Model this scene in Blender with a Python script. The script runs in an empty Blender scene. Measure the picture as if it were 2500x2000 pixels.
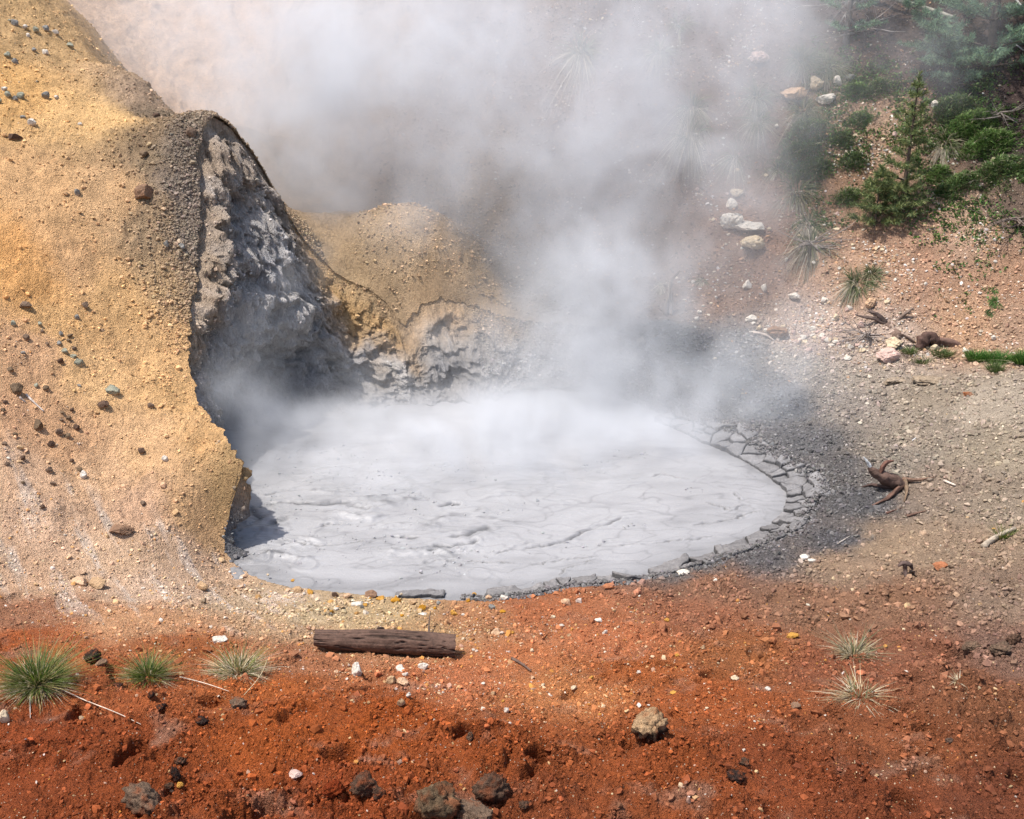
import bpy, bmesh, math, random
import numpy as np
from mathutils import Vector, Matrix
from mathutils.bvhtree import BVHTree

S = bpy.context.scene
COL = S.collection
rnd = random.Random(7)

# ------------------------------------------------------------------ camera
CAM_H, PITCH, HFOV = 5.0, math.radians(22.0), math.radians(50.0)
cam = bpy.data.cameras.new('camera')
cam.sensor_width = 36.0
cam.lens = 18.0 / math.tan(HFOV / 2)
cam.clip_start, cam.clip_end = 0.1, 400.0
cam_o = bpy.data.objects.new('camera', cam)
COL.objects.link(cam_o)
cam_o.location = (0, 0, CAM_H)
cam_o.rotation_euler = (math.pi / 2 - PITCH, 0, 0)
S.camera = cam_o

# ------------------------------------------------------------------ sky, sun, exposure
SUN_AZ, SUN_EL = math.radians(-105.0), math.radians(67.0)      # azimuth from +y towards +x
SUN_DIR = Vector((math.sin(SUN_AZ) * math.cos(SUN_EL), math.cos(SUN_AZ) * math.cos(SUN_EL), math.sin(SUN_EL)))
w = bpy.data.worlds.new('World')
S.world = w
w.use_nodes = True
nt = w.node_tree
bg = nt.nodes['Background']
sky = nt.nodes.new('ShaderNodeTexSky')
sky.sky_type = 'NISHITA'
sky.sun_disc = False
sky.sun_elevation = SUN_EL
sky.sun_rotation = SUN_AZ
sky.air_density, sky.dust_density, sky.ozone_density = 1.0, 2.0, 1.0
nt.links.new(sky.outputs[0], bg.inputs[0])
bg.inputs[1].default_value = 0.14
sun = bpy.data.lights.new('sun', 'SUN')
sun.energy = 3.9
sun.angle = math.radians(1.0)
sun.color = (1.0, 0.965, 0.92)
sun_o = bpy.data.objects.new('sun', sun)
COL.objects.link(sun_o)
sun_o.location = (0, 0, 30)
sun_o.rotation_euler = SUN_DIR.to_track_quat('Z', 'Y').to_euler()
S.view_settings.view_transform = 'Standard'
S.view_settings.look = 'None'
S.view_settings.gamma = 1.0
S.view_settings.use_curve_mapping = False
S.view_settings.exposure = 0.7
S.cycles.volume_bounces = 2
S.cycles.max_bounces = 8
S.cycles.diffuse_bounces = 3
S.cycles.transparent_max_bounces = 24
S.cycles.volume_step_rate = 1.0
S.cycles.use_denoising = True
S.cycles.use_adaptive_sampling = True
S.cycles.adaptive_threshold = 0.02

# ------------------------------------------------------------------ picture point -> world (for laying out real points)
FPX = 1078.0 / math.tan(HFOV / 2)
CP, SP = math.cos(PITCH), math.sin(PITCH)


def ray(u, v):
    r, d = (u - 1078.0) / FPX, (v - 862.5) / FPX
    return np.array((r, CP - d * SP, -SP - d * CP))


def W(u, v, y=None, z=None):
    d = ray(u, v)
    t = y / d[1] if y is not None else (z - CAM_H) / d[2]
    return np.array((0, 0, CAM_H)) + d * t


# ------------------------------------------------------------------ noise
_rs = np.random.RandomState(11)
_P = _rs.permutation(256)
_P = np.concatenate([_P, _P, _P])
_G3 = _rs.normal(size=(256, 3))
_G3 /= np.linalg.norm(_G3, axis=1)[:, None]
_GX, _GY, _GZ = [np.ascontiguousarray(_G3[:, k]) for k in range(3)]


def pn(x, y, z=None):
    """gradient noise, about -1..1"""
    x = np.asarray(x, float); y = np.asarray(y, float)
    xi, yi = np.floor(x), np.floor(y)
    xf, yf = x - xi, y - yi
    xi = xi.astype(np.int64) & 255; yi = yi.astype(np.int64) & 255
    u, v = [t * t * t * (t * (t * 6 - 15) + 10) for t in (xf, yf)]
    if z is None:
        out = 0
        for i in (0, 1):
            hi = _P[(xi + i) & 255]
            for j in (0, 1):
                h = _P[_P[hi + ((yi + j) & 255)] + 3]
                out = out + (_GX[h] * (xf - i) + _GY[h] * (yf - j)) * ((u if i else 1 - u) * (v if j else 1 - v))
        return out * 1.5
    z = np.asarray(z, float); zi = np.floor(z); zf = z - zi; zi = zi.astype(np.int64) & 255
    w_ = zf * zf * zf * (zf * (zf * 6 - 15) + 10)
    out = 0
    for i in (0, 1):
        hi = _P[(xi + i) & 255]
        for j in (0, 1):
            hj = _P[hi + ((yi + j) & 255)]; uv = (u if i else 1 - u) * (v if j else 1 - v)
            for k in (0, 1):
                h = _P[hj + ((zi + k) & 255)]
                out = out + (_GX[h] * (xf - i) + _GY[h] * (yf - j) + _GZ[h] * (zf - k)) * (uv * (w_ if k else 1 - w_))
    return out * 1.5


def fbm(x, y, z=None, o=4, gain=0.5):
    a, s, t = 1.0, 0, 0
    for i in range(o):
        s = s + a * pn(x, y, z); t += a
        a *= gain; x = x * 2.03 + 17.1; y = y * 2.03 + 5.3
        if z is not None:
            z = z * 2.03 + 9.7
    return s / t


def worley(x, y, seed=0):
    """F1, F2 and a random value of the nearest cell"""
    x = np.asarray(x, float); y = np.asarray(y, float)
    xi, yi = np.floor(x).astype(int), np.floor(y).astype(int)
    f1 = np.full(x.shape, 9.0); f2 = np.full(x.shape, 9.0); cid = np.zeros(x.shape)
    for i in (-1, 0, 1):
        for j in (-1, 0, 1):
            h = _P[_P[(xi + i + seed) & 255] + ((yi + j) & 255)]
            h2 = _P[h + 77]; h3 = _P[h + 131]
            d = np.hypot(xi + i + h / 256.0 - x, yi + j + h2 / 256.0 - y)
            near = d < f1
            f2 = np.where(near, f1, np.minimum(f2, d))
            cid = np.where(near, h3 / 256.0, cid)
            f1 = np.where(near, d, f1)
    return f1, f2, cid


def sst(a, b, x):
    t = np.clip((x - a) / (b - a), 0, 1)
    return t * t * (3 - 2 * t)


def lin(c):
    c = np.asarray(c, float) / 255.0
    return np.where(c <= 0.04045, c / 12.92, ((c + 0.055) / 1.055) ** 2.4)


# ------------------------------------------------------------------ the lie of the land
C0 = np.array((0.1, 10.2))                                    # middle of the mud pool

# rim of the crater, walked round: (u, v, {'y' or 'z'})
RIM = [W(478, 1172, z=.03), W(470, 1120, y=8.86), W(512, 982, y=9.1), W(455, 900, y=9.65), W(412, 830, y=10.2), W(400, 680, y=11.0),
       W(430, 500, y=11.8), W(412, 335, y=12.4), W(450, 245, y=12.9), W(550, 350, y=13.3), W(625, 485, y=13.5),
       W(730, 590, y=13.5), W(850, 690, y=13.3), W(965, 640, y=13.75), W(1150, 680, y=13.7), W(1290, 690, y=13.6), W(1400, 745, y=13.0),
       W(1480, 830, y=12.45), W(1545, 900, z=.16), W(1650, 950, z=.14), W(1730, 1010, z=.13), W(1715, 1090, z=.12), W(1610, 1150, z=.11),
       W(1500, 1178, z=.10), W(1200, 1238, z=.08), W(900, 1262, z=.07), W(600, 1235, z=.05)]
EDGE = [W(486, 1165, z=0), W(484, 1100, z=0), W(489, 1040, z=0), W(470, 975, z=0), W(420, 945, z=0), W(430, 930, z=0), W(470, 920, z=0),
        W(540, 912, z=0), W(620, 905, z=0), W(700, 893, z=0), W(770, 882, z=0), W(860, 868, z=0), W(960, 848, z=0), W(1080, 838, z=0),
        W(1200, 835, z=0), W(1320, 850, z=0), W(1380, 885, z=0), W(1480, 930, z=0), W(1580, 975, z=0), W(1665, 1040, z=0),
        W(1655, 1085, z=0), W(1580, 1138, z=0), W(1500, 1168, z=0), W(1200, 1226, z=0), W(900, 1252, z=0), W(600, 1228, z=0)]


def polar(p):
    return math.atan2(p[1] - C0[1], p[0] - C0[0]) % (2 * math.pi), math.hypot(p[0] - C0[0], p[1] - C0[1])


def closed(pts, cols):
    """periodic monotone-ish interpolation of columns over the angle round C0"""
    rows = sorted([(polar(p)[0],) + tuple(cols(p)) for p in pts])
    a = np.array(rows)
    a = np.vstack([a[-6:] - np.array([2 * math.pi] + [0] * (a.shape[1] - 1)), a, a[:6] + np.array([2 * math.pi] + [0] * (a.shape[1] - 1))])
    th = np.linspace(0, 2 * math.pi, 1441)
    out = []
    for k in range(1, a.shape[1]):
        v = np.interp(th, a[:, 0], a[:, k])
        ker = np.hanning(13); ker /= ker.sum()
        out.append(np.convolve(np.concatenate([v[-7:-1], v, v[1:7]]), ker, 'valid'))
    return lambda t: [np.interp(np.asarray(t) % (2 * math.pi), th, o) for o in out]


rim_s = closed(RIM, lambda p: (polar(p)[1], p[2]))


def rim_f(t):
    r, z = rim_s(t)
    t = np.asarray(t) % (2 * math.pi)
    k = sst(.3, .9, z) * (.25 + .75 * sst(math.radians(122), math.radians(140), t))
    return r + .03 * fbm(t * 26, t * 0 + 13, o=3, gain=.65) + .02 * fbm(t * 60, t * 0 + 1, o=2) + k * (.10 * fbm(t * 9, t * 0, o=2) + .06 * fbm(t * 40, t * 0 + 3, o=2)), z + k * .05 * fbm(t * 30, t * 0 + 7, o=2)



edge_s = closed(EDGE, lambda p: (polar(p)[1],))


def edge_f(t):
    t = np.asarray(t, float) % (2 * math.pi)
    return [edge_s(t)[0] + .03 * fbm(t * 26, t * 0 + 13, o=3, gain=.65)]



LAND = [p for p in RIM]
for u, v, z in [
    (100, 1330, .62), (300, 1290, .42), (500, 1330, .38), (700, 1300, .22), (900, 1340, .27), (1300, 1310, .24), (1700, 1250, .24), (2100, 1250, .5),
    (0, 1430, .85), (300, 1430, .78), (560, 1430, .68), (800, 1420, .52), (1000, 1450, .56), (1300, 1450, .55), (1600, 1420, .5), (2100, 1420, .68),
    (0, 1580, .95), (500, 1560, .9), (900, 1540, .84), (1400, 1580, .82), (2100, 1580, .86),
    (0, 1725, .92), (700, 1725, .86), (1400, 1725, .84), (2156, 1725, .86),
    (1850, 1060, .17), (2150, 1060, .5), (1900, 900, .32), (2150, 900, .62), (1760, 820, .36), (2100, 800, .72), (1640, 860, .24), (1900, 1160, .25),
    (1560, 780, .42), (1700, 740, .52), (1400, 700, .66)]:
    LAND.append(W(u, v, z=z))
for u, v, y in [
    (2000, 735, 12.7), (2156, 745, 12.3), (1700, 500, 14.7), (2100, 500, 14.0), (1700, 250, 16.3), (2100, 250, 15.7), (1700, 0, 18.2), (2120, 0, 17.6),
    (1850, 620, 13.5), (1850, 380, 15.2), (1300, 300, 16.6), (1300, 500, 15.3), (1300, 620, 14.4), (1000, 300, 17.0), (1030, 500, 15.4), (1000, 0, 19.3), (850, 478, 13.85), (770, 505, 13.75), (930, 520, 13.95), (880, 590, 13.6), (980, 590, 13.9), (800, 560, 13.6),
    (1300, 0, 18.9), (700, 200, 18.3), (560, 300, 17.5), (700, 0, 20.3), (400, 100, 19.5), (300, 0, 20.8), 
    (1500, 620, 14.1), (1100, 600, 14.5), (620, 420, 15.6), (520, 280, 16.4),
    # the yellow spur
    (250, 300, 12.6), (0, 300, 12.1), (0, 30, 14.2), (120, 140, 13.9), (250, 700, 10.6), (0, 700, 9.9), (250, 1000, 9.05), (0, 1000, 8.45), (250, 1230, 7.75),
    (0, 1220, 7.4), (300, 500, 11.6), (120, 500, 11.2), (400, 1060, 8.85), (370, 900, 9.6), (330, 800, 10.2), (360, 260, 13.25), (300, 172, 14.2), (200, 80, 15.6),
    (125, 0, 16.8), (400, 1150, 8.5)]:
    LAND.append(W(u, v, y=y))
for p in [(-3.6, 14.5, 2.2), (-1.5, 15.0, 1.75), (-.7, 15.0, 1.7), (-4.9, 15.6, 2.9), (-5.9, 17.4, 3.3), (-2.6, 14.6, 1.9), (-9, 12, 4.6), (-9, 8, 2.4), (-8, 5, 1.4), (-5, 3, 1.0), (0, 3, .86), (6, 4, .95), (8, 8, 1.1),
          (9, 12, 1.9), (9, 17, 5.2), (0, 0, 1.6), (-5, -4, 1.8), (5, -4, 1.8), (-12, 20, 6.5), (-4, 26, 8.0), (6, 26, 9.5), (14, 22, 9.), (-16, 10, 5.5), (16, 10, 3.5)]:
    LAND.append(np.array(p, float))
LAND = np.array(LAND)


def _tps(d2):
    return 0.5 * d2 * np.log(d2 + 1e-9)


def solve_tps(P, V, lam=0.02):
    n = len(P)
    K = _tps(((P[:, None] - P[None]) ** 2).sum(-1)) + lam * np.eye(n)
    Q = np.hstack([np.ones((n, 1)), P])
    A = np.block([[K, Q], [Q.T, np.zeros((3, 3))]])
    return np.linalg.solve(A, np.concatenate([V, np.zeros((3,) + V.shape[1:])]))


_lw = solve_tps(LAND[:, :2], LAND[:, 2])


def base_h(x, y):
    x = np.asarray(x, float).ravel(); y = np.asarray(y, float).ravel()
    out = np.empty_like(x)
    for s in range(0, len(x), 60000):
        X, Y = x[s:s + 60000], y[s:s + 60000]
        d2 = (X[:, None] - LAND[None, :, 0]) ** 2 + (Y[:, None] - LAND[None, :, 1]) ** 2
        out[s:s + 60000] = _tps(d2) @ _lw[:-3] + _lw[-3] + _lw[-2] * X + _lw[-1] * Y
    # far land runs on gently instead of following the spline
    r = np.hypot(x, y - 10)
    far = 2.0 + 0.33 * np.maximum(y - 8, 0) * sst(0, 14, y)
    return out + (far - out) * sst(17, 30, r)


def in_rim(x, y):
    th = np.arctan2(y - C0[1], x - C0[0]); rr, rz = rim_f(th)
    return np.hypot(x - C0[0], y - C0[1]) - rr, rz


def land_h(x, y):
    d, _ = in_rim(np.asarray(x, float), np.asarray(y, float))
    return np.where(d < 0, 0.0, base_h(x, y))


_ts = 4.0 * 1.0016 ** np.arange(1200)


def on_land(u, v):
    """where the sight line through a picture point meets the smooth land"""
    d = ray(u, v)
    p = np.array((0, 0, CAM_H))[None] + _ts[:, None] * d[None]
    h = land_h(p[:, 0], p[:, 1])
    i = np.argmax(p[:, 2] < h)
    return p[i]


# soil: (u, v, r, g, b as the dry soil reads in daylight, clods, crumbs, pale chips)
SOIL = [
    # yellow slope
    (60, 60, 198, 160, 95, .1, .3, .3), (40, 200, 220, 165, 80, .1, .3, .2), (150, 250, 230, 182, 105, .05, .2, .15), (100, 420, 222, 172, 106, .05, .3, 0),
    (30, 540, 228, 158, 70, .05, .1, .05), (60, 600, 224, 158, 72, 0.05, .1, .05), (150, 560, 218, 168, 105, .1, .3, 0), (240, 420, 212, 168, 108, .1, .6, 0), (235, 250, 232, 186, 108, .1, .3, 0),
    (300, 300, 125, 105, 75, .3, 1.2, 0), (300, 210, 150, 132, 105, .2, .8, 0), (345, 250, 112, 102, 84, .3, 1.2, 0), (330, 350, 130, 115, 88, .3, 1.3, 0), (380, 330, 115, 110, 100, .3, 1.3, 0),
    (370, 420, 128, 122, 115, .3, 1.4, 0), (400, 500, 140, 130, 115, .3, 1.4, 0), (330, 480, 170, 142, 105, .3, 1.2, 0), (410, 590, 180, 150, 112, .3, 1.3, 0), (350, 600, 208, 168, 115, .2, 1.0, 0),
    (250, 640, 216, 172, 114, .15, .7, 0), (120, 680, 226, 178, 116, .1, .5, .1), (200, 800, 228, 184, 128, .1, .4, .1), (350, 760, 218, 174, 118, .15, .8, 0), (380, 840, 216, 172, 114, .2, .8, 0),
    (60, 750, 214, 168, 130, .1, .4, .2), (40, 900, 200, 154, 120, .1, .3, .3), (130, 930, 204, 158, 120, .1, .3, .2), (60, 1000, 212, 176, 148, .05, .2, .3), (200, 1000, 218, 178, 140, .05, .2, .1),
    (320, 950, 222, 180, 134, .05, .2, 0), (440, 930, 212, 168, 112, .2, .8, 0), (470, 1000, 190, 150, 100, .2, .8, 0), (300, 1080, 212, 172, 142, .1, .3, .1), (420, 1100, 204, 164, 122, .3, .8, 0),
    (100, 1120, 214, 178, 150, .1, .5, 1), (250, 1180, 214, 180, 150, .1, .6, 1.2), (420, 1180, 200, 168, 142, .1, .6, .6), (60, 1220, 208, 170, 140, .1, .7, 1), (330, 1240, 208, 178, 155, .1, .8, 1.2),
    (550, 1270, 206, 172, 135, .1, .8, 1.2), (680, 1290, 216, 184, 138, .1, .8, 1.4), (800, 1300, 216, 180, 130, .1, .8, 1.4), (600, 1330, 205, 160, 118, .1, .7, 1), (300, 1310, 200, 150, 112, .1, .7, .8),
    (60, 1290, 185, 122, 86, .2, .7, .6), (640, 1390, 194, 120, 78, .3, .6, .6), (880, 1330, 208, 160, 110, .2, .6, 1.2),
    # red front
    (60, 1360, 188, 82, 40, .3, .5, .2), (400, 1360, 180, 88, 48, .3, .5, .3), (560, 1440, 188, 84, 38, .6, .6, .3), (250, 1460, 178, 80, 42, .6, .6, .3), (100, 1560, 158, 62, 28, 1, .7, .2),
    (300, 1620, 152, 60, 26, 1, .7, .3), (60, 1700, 150, 60, 28, 1, .7, .4), (600, 1560, 176, 72, 28, .9, .6, .2), (800, 1520, 174, 70, 26, .8, .6, .2), (700, 1660, 156, 60, 26, 1.2, .8, .3),
    (1000, 1600, 162, 66, 28, 1, .8, .3), (1050, 1700, 146, 62, 32, 1.2, .8, .3), (960, 1440, 208, 118, 72, .4, .5, .8), (1050, 1390, 214, 124, 74, .2, .3, .6), (1000, 1310, 200, 134, 88, .2, .5, 1),
    (1130, 1290, 196, 112, 68, .2, .5, .5), (1300, 1350, 208, 118, 72, .2, .4, .5), (1200, 1450, 208, 112, 66, .4, .5, .7), (1340, 1420, 182, 84, 42, .8, .7, .4), (1450, 1300, 172, 104, 70, .4, 1, .3),
    (1500, 1230, 164, 112, 82, .3, 1.2, .2), (1560, 1380, 172, 88, 50, .4, .8, .3), (1500, 1480, 180, 80, 40, .5, .6, .4), (1400, 1600, 158, 66, 30, 1.1, .8, .3), (1650, 1640, 148, 62, 32, 1, .7, .3),
    (1900, 1560, 150, 72, 42, .9, .7, .3), (2100, 1500, 142, 76, 50, .9, .8, .2), (2100, 1680, 128, 58, 36, 1, .7, .2), (1850, 1700, 136, 58, 32, 1, .7, .3), (1750, 1400, 160, 90, 58, .5, .9, .3),
    (1950, 1380, 155, 95, 66, .6, 1, .2), (2120, 1370, 146, 108, 88, .8, 1.2, .2), (1700, 1280, 160, 112, 82, .3, 1.2, .1), (1900, 1270, 160, 114, 84, .4, 1.2, .1), (2110, 1260, 158, 128, 104, .4, 1.2, .1),
    # right bench
    (1760, 1190, 176, 142, 112, .1, .7, .1), (1880, 1150, 182, 150, 118, .1, .5, 0), (2050, 1150, 172, 142, 114, .2, 1, .1), (2120, 1060, 168, 146, 122, .2, 1.1, .1), (1980, 1030, 164, 140, 118, .2, 1, 0),
    (1760, 1140, 104, 100, 100, .15, 1, 0), (1800, 1060, 106, 102, 100, .15, 1, 0), (1630, 1175, 110, 104, 102, .15, .9, 0), (1450, 1200, 118, 110, 104, .2, .9, 0), (1770, 980, 114, 108, 104, .15, .9, 0), (1700, 930, 118, 114, 112, .15, .9, 0),
    (1860, 960, 160, 144, 126, .15, 1, 0), (1950, 920, 172, 153, 131, .15, 1, 0), (2100, 950, 176, 156, 130, .15, .9, .05), (1820, 800, 180, 162, 142, .1, .4, .1), (2100, 850, 192, 172, 148, .1, .4, .1), (1960, 840, 176, 156, 132, .1, .9, .05),
    (1800, 860, 166, 150, 134, .15, .9, 0), (1640, 850, 120, 120, 121, .2, .9, 0), (1540, 800, 100, 102, 104, .3, 1.1, .1), (1450, 740, 104, 106, 108, .3, 1.1, 0), (1560, 740, 136, 132, 128, .2, .8, .1), (1680, 770, 180, 166, 150, .1, .4, .3), (1400, 700, 116, 118, 118, .2, .8, 0),
    # hillside behind
    (1700, 700, 205, 176, 156, .3, .4, 1.5), (1850, 720, 210, 182, 160, .3, .4, 1.5), (2050, 690, 208, 160, 122, .3, .3, .8), (2140, 700, 190, 150, 120, .3, .4, .6), (1500, 620, 166, 130, 108, .2, .3, .4), (1420, 660, 150, 128, 112, .2, .5, .2),
    (1600, 550, 172, 132, 108, .3, .3, .6), (1550, 450, 170, 130, 108, .3, .3, .5), (1800, 600, 204, 160, 128, .3, .3, 1.2), (1950, 560, 198, 150, 118, .3, .3, 1.2), (2110, 600, 186, 140, 108, .3, .3, .8), (1900, 500, 190, 146, 116, .3, .3, 1.4), (2050, 480, 200, 160, 130, .3, .3, 1.4), (2140, 450, 122, 100, 84, .4, .4, .4),
    (1800, 400, 172, 132, 102, .3, .3, 1), (1850, 280, 190, 152, 122, .3, .3, 1.5), (1750, 210, 184, 146, 116, .3, .3, 1.2), (1550, 300, 138, 108, 92, .3, .3, .6), (1600, 120, 130, 102, 88, .3, .3, .7), (1520, 60, 118, 92, 80, .3, .3, .3), (1760, 160, 110, 86, 72, .4, .4, .3), (1900, 150, 104, 78, 66, .4, .4, .2),
    (2050, 210, 78, 62, 58, .4, .4, .1), (2130, 300, 84, 68, 62, .4, .4, .1), (2000, 70, 84, 68, 58, .4, .4, .1), (1750, 30, 96, 76, 66, .4, .4, .1), (1300, 500, 158, 126, 102, .3, .3, .4), (1300, 250, 140, 112, 98, .3, .3, .4), (1350, 80, 120, 100, 90, .3, .3, .3),
    (1000, 400, 180, 148, 112, .3, .3, .2), (1000, 150, 150, 124, 104, .3, .3, .3), (700, 150, 170, 140, 112, .3, .4, .2), (870, 540, 230, 188, 140, .6, .6, 0), (800, 580, 206, 168, 124, .7, .8, 0), (900, 600, 230, 186, 138, .4, .4, 0), (760, 560, 204, 168, 124, .4, .6, 0), (930, 520, 228, 186, 140, .3, .4, 0),
    (1000, 600, 190, 156, 116, .3, .4, 0), (1100, 620, 160, 142, 122, .3, .4, 0), (1200, 640, 140, 134, 128, .3, .4, 0), (600, 330, 196, 160, 118, .3, .3, 0), (420, 120, 190, 158, 122, .3, .3, 0),
]
_sp, _sv = [], []
for s in SOIL:
    p = on_land(s[0], s[1])
    c = lin(s[2:5]); lum = c @ np.array((.3, .6, .1))
    c = lum * (c / lum) ** .86
    if s[2] > 2 * s[4] and s[3] < .55 * s[2]:                  # the iron red soils lean to orange brown
        c = c * np.array((.98, 1.20, 1.10))
    if s[0] < 470 and s[1] < 1050:
        c = c * .72 + lin((216, 178, 142)) * .28
    if s[0] < 470 and s[1] < 1330 and s[6] < 1.0 and s[3] > 130:
        c = c * np.array((1.32, 1.26, 1.30) if s[1] < 620 else (1.30, 1.20, 1.06))
    if s[2] > 2 * s[4] and s[3] < .55 * s[2]:
        c = c * 1.10
    _sp.append(p[:2]); _sv.append(np.concatenate([c, s[5:8]]))
_sp, _sv = np.array(_sp), np.array(_sv)


def soil(x, y):
    """six columns: linear r g b, clods, crumbs, chips"""
    x = np.asarray(x, float); y = np.asarray(y, float)
    jx = x + .2 * fbm(x * 1.7, y * 1.7, o=3) + .12 * fbm(x * 9, y * 9, o=4, gain=.75)
    jy = y + .2 * fbm(x * 1.7 + 40, y * 1.7, o=3) + .12 * fbm(x * 9 + 31, y * 9, o=4, gain=.75)
    out = np.empty((len(x), 6))
    sp, sv_ = _sp.astype(np.float32), _sv.astype(np.float32); jx = jx.astype(np.float32); jy = jy.astype(np.float32)
    for s in range(0, len(x), 40000):
        d2 = (jx[s:s + 40000, None] - sp[None, :, 0]) ** 2
        d2 += (jy[s:s + 40000, None] - sp[None, :, 1]) ** 2
        d2 += np.float32(.012)
        q = np.float32(1) / (d2 * d2)
        out[s:s + 40000] = (q @ sv_) / q.sum(1)[:, None]
    st_ = sst(-1.0, -2.2, x) * sst(9.4, 8.6, y) * sst(6.7, 7.4, y)
    lane = fbm((x * .55 - y * .83) * 1.0, (x * .83 + y * .55) * 5.5, o=4, gain=.6)
    out[:, 5] *= 1 + st_ * (2.4 * sst(.0, .3, lane) - .45)
    lift = (st_ * np.clip(out[:, 5], 0, 1.2) * sst(.02, .3, lane) * .7)[:, None]
    out[:, :3] = out[:, :3] * (1 - lift) + lin((236, 212, 190))[None] * lift
    redm = sst(2.0, 3.2, out[:, 0] / (out[:, 1] + 1e-3)) * sst(8.6, 7.6, y)
    gp = (redm * .55 * sst(.08, .42, fbm(x * 2.3 + 60, y * 2.9, o=4, gain=.6)))[:, None]
    out[:, :3] = out[:, :3] * (1 - gp) + lin((172, 132, 108))[None] * gp
    return out


def bumps(f1):
    return np.sqrt(np.clip(1 - f1 * f1 * 1.7, 0, 1))


def relief(x, y, sv):
    """height of clods, crumbs and hummocks"""
    cl, cr = sv[:, 3], sv[:, 4]
    m1 = sst(-.15, .45, fbm(x * 1.9, y * 1.9, o=3))
    m2 = sst(-.3, .35, fbm(x * 3.1 + 9, y * 3.1, o=3))
    wx, wy = x + .03 * pn(x * 12, y * 12), y + .03 * pn(x * 12 + 7, y * 12)
    h = cl * (.10 * fbm(x * 1.1, y * 1.1, o=2) + .05 * fbm(x * 3.3, y * 3.3, o=3))
    a, a2, _ = worley(wx * 6.5, wy * 6.5, 3)
    b, b2, _ = worley(wx * 15, wy * 15, 9)
    c, c2, _ = worley(wx * 33, wy * 33, 21)
    rg = 1 - np.abs(fbm(wx * 9 + 2, wy * 9, o=4, gain=.6)) * 2
    rg2 = 1 - np.abs(fbm(wx * 24 + 2, wy * 24, o=3, gain=.6)) * 2
    h = h - cl * m1 * .030 * np.clip(rg, 0, 1) ** 2 - (.012 * cl + .009 * cr) * m2 * np.clip(rg2, 0, 1) ** 2
    h = h + cl * m1 * (.085 * bumps(a) * sst(-.05, .25, pn(x * 5, y * 5)) + .045 * bumps(b)) + (.020 * cl * m2 + .006 * cl) * bumps(c)
    h = h - cl * .17 * sst(.27, .42, fbm(x * 2.6 + 3, y * 2.6 + 8, o=2))
    h = h + cr * m2 * (.016 * bumps(b) * sst(-.1, .3, pn(x * 8, y * 8)) + .014 * bumps(c)) + .01 * cr * fbm(x * 6, y * 6, o=3)
    sl = sst(-2.2, -3.0, x) * sst(7.4, 8.4, y)
    d1, _, _ = worley(wx * 10 + 4, wy * 10, 55)
    h = h + sl * (.026 * bumps(d1) * sst(-.3, .4, pn(x * 2.2, y * 2.2)) + .016 * np.clip(rg, -1, 1) + .045 * fbm(x * 4, y * 4, o=4))
    far = sst(13, 15, y)
    h = h + far * (.16 * fbm(x * .9, y * .9, o=4) + .06 * fbm(x * 3, y * 3, o=3))
    h = h + .03 * fbm(x * 2, y * 2, o=3) + .012 * fbm(x * 22, y * 22, o=2) * (.3 + .5 * cl)
    return h


def shade_attr(me, rgb, chips=None):
    a = me.attributes.new('soil', 'FLOAT_COLOR', 'POINT')
    n = len(me.vertices)
    c = np.ones((n, 4), np.float32); c[:, :3] = rgb
    if chips is not None:
        c[:, 3] = chips
    a.data.foreach_set('color', c.ravel())


def grid_mesh(name, co, faces, mat, smooth=True):
    me = bpy.data.meshes.new(name)
    me.vertices.add(len(co)); me.vertices.foreach_set('co', np.asarray(co, np.float32).ravel())
    n = len(faces)
    me.loops.add(n * 4); me.loops.foreach_set('vertex_index', np.asarray(faces, np.int32).ravel())
    me.polygons.add(n); me.polygons.foreach_set('loop_start', np.arange(0, n * 4, 4, dtype=np.int32))
    me.polygons.foreach_set('use_smooth', np.full(n, smooth))
    me.update(calc_edges=True)
    me.materials.append(mat)
    return me


def link(name, me, parent=None, loc=None, **props):
    o = bpy.data.objects.new(name, me)
    COL.objects.link(o)
    if parent is not None:
        o.parent = parent
    if loc is not None:
        o.location = loc
    for k, v in props.items():
        if v is not None:
            o[k] = v
    return o


def compact(co, faces, *attrs):
    used = np.unique(faces)
    idx = np.full(len(co), -1); idx[used] = np.arange(len(used))
    return (co[used], idx[faces]) + tuple(a[used] for a in attrs)


# ------------------------------------------------------------------ materials
def N(nt, kind, **kw):
    n = nt.nodes.new(kind)
    for k, v in kw.items():
        if k in n.inputs:
            n.inputs[k].default_value = v
        else:
            setattr(n, k, v)
    return n


def new_mat(name, rough=.9, spec=.3):
    m = bpy.data.materials.new(name); m.use_nodes = True
    b = m.node_tree.nodes['Principled BSDF']
    b.inputs['Roughness'].default_value = rough
    b.inputs['Specular IOR Level'].default_value = spec
    return m, m.node_tree, b, m.node_tree.links


def coords(t, L, kind='Object'):
    return t.nodes.new('ShaderNodeTexCoord').outputs[kind]


def math_n(t, L, op, a, b=None, clamp=False):
    n = t.nodes.new('ShaderNodeMath'); n.operation = op; n.use_clamp = clamp
    for i, q in enumerate((a, b)):
        if q is None:
            continue
        if isinstance(q, (int, float)):
            n.inputs[i].default_value = q
        else:
            L.new(q, n.inputs[i])
    return n.outputs[0]


def mixc(t, L, fac, a, b, mode='MIX'):
    n = t.nodes.new('ShaderNodeMix'); n.data_type = 'RGBA'; n.blend_type = mode
    for sock, q in ((n.inputs[0], fac), (n.inputs[6], a), (n.inputs[7], b)):
        if isinstance(q, (int, float)):
            sock.default_value = q
        elif isinstance(q, (tuple, list)):
            sock.default_value = tuple(q) + ((1,) if len(q) == 3 else ())
        else:
            L.new(q, sock)
    return n.outputs[2]


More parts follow.
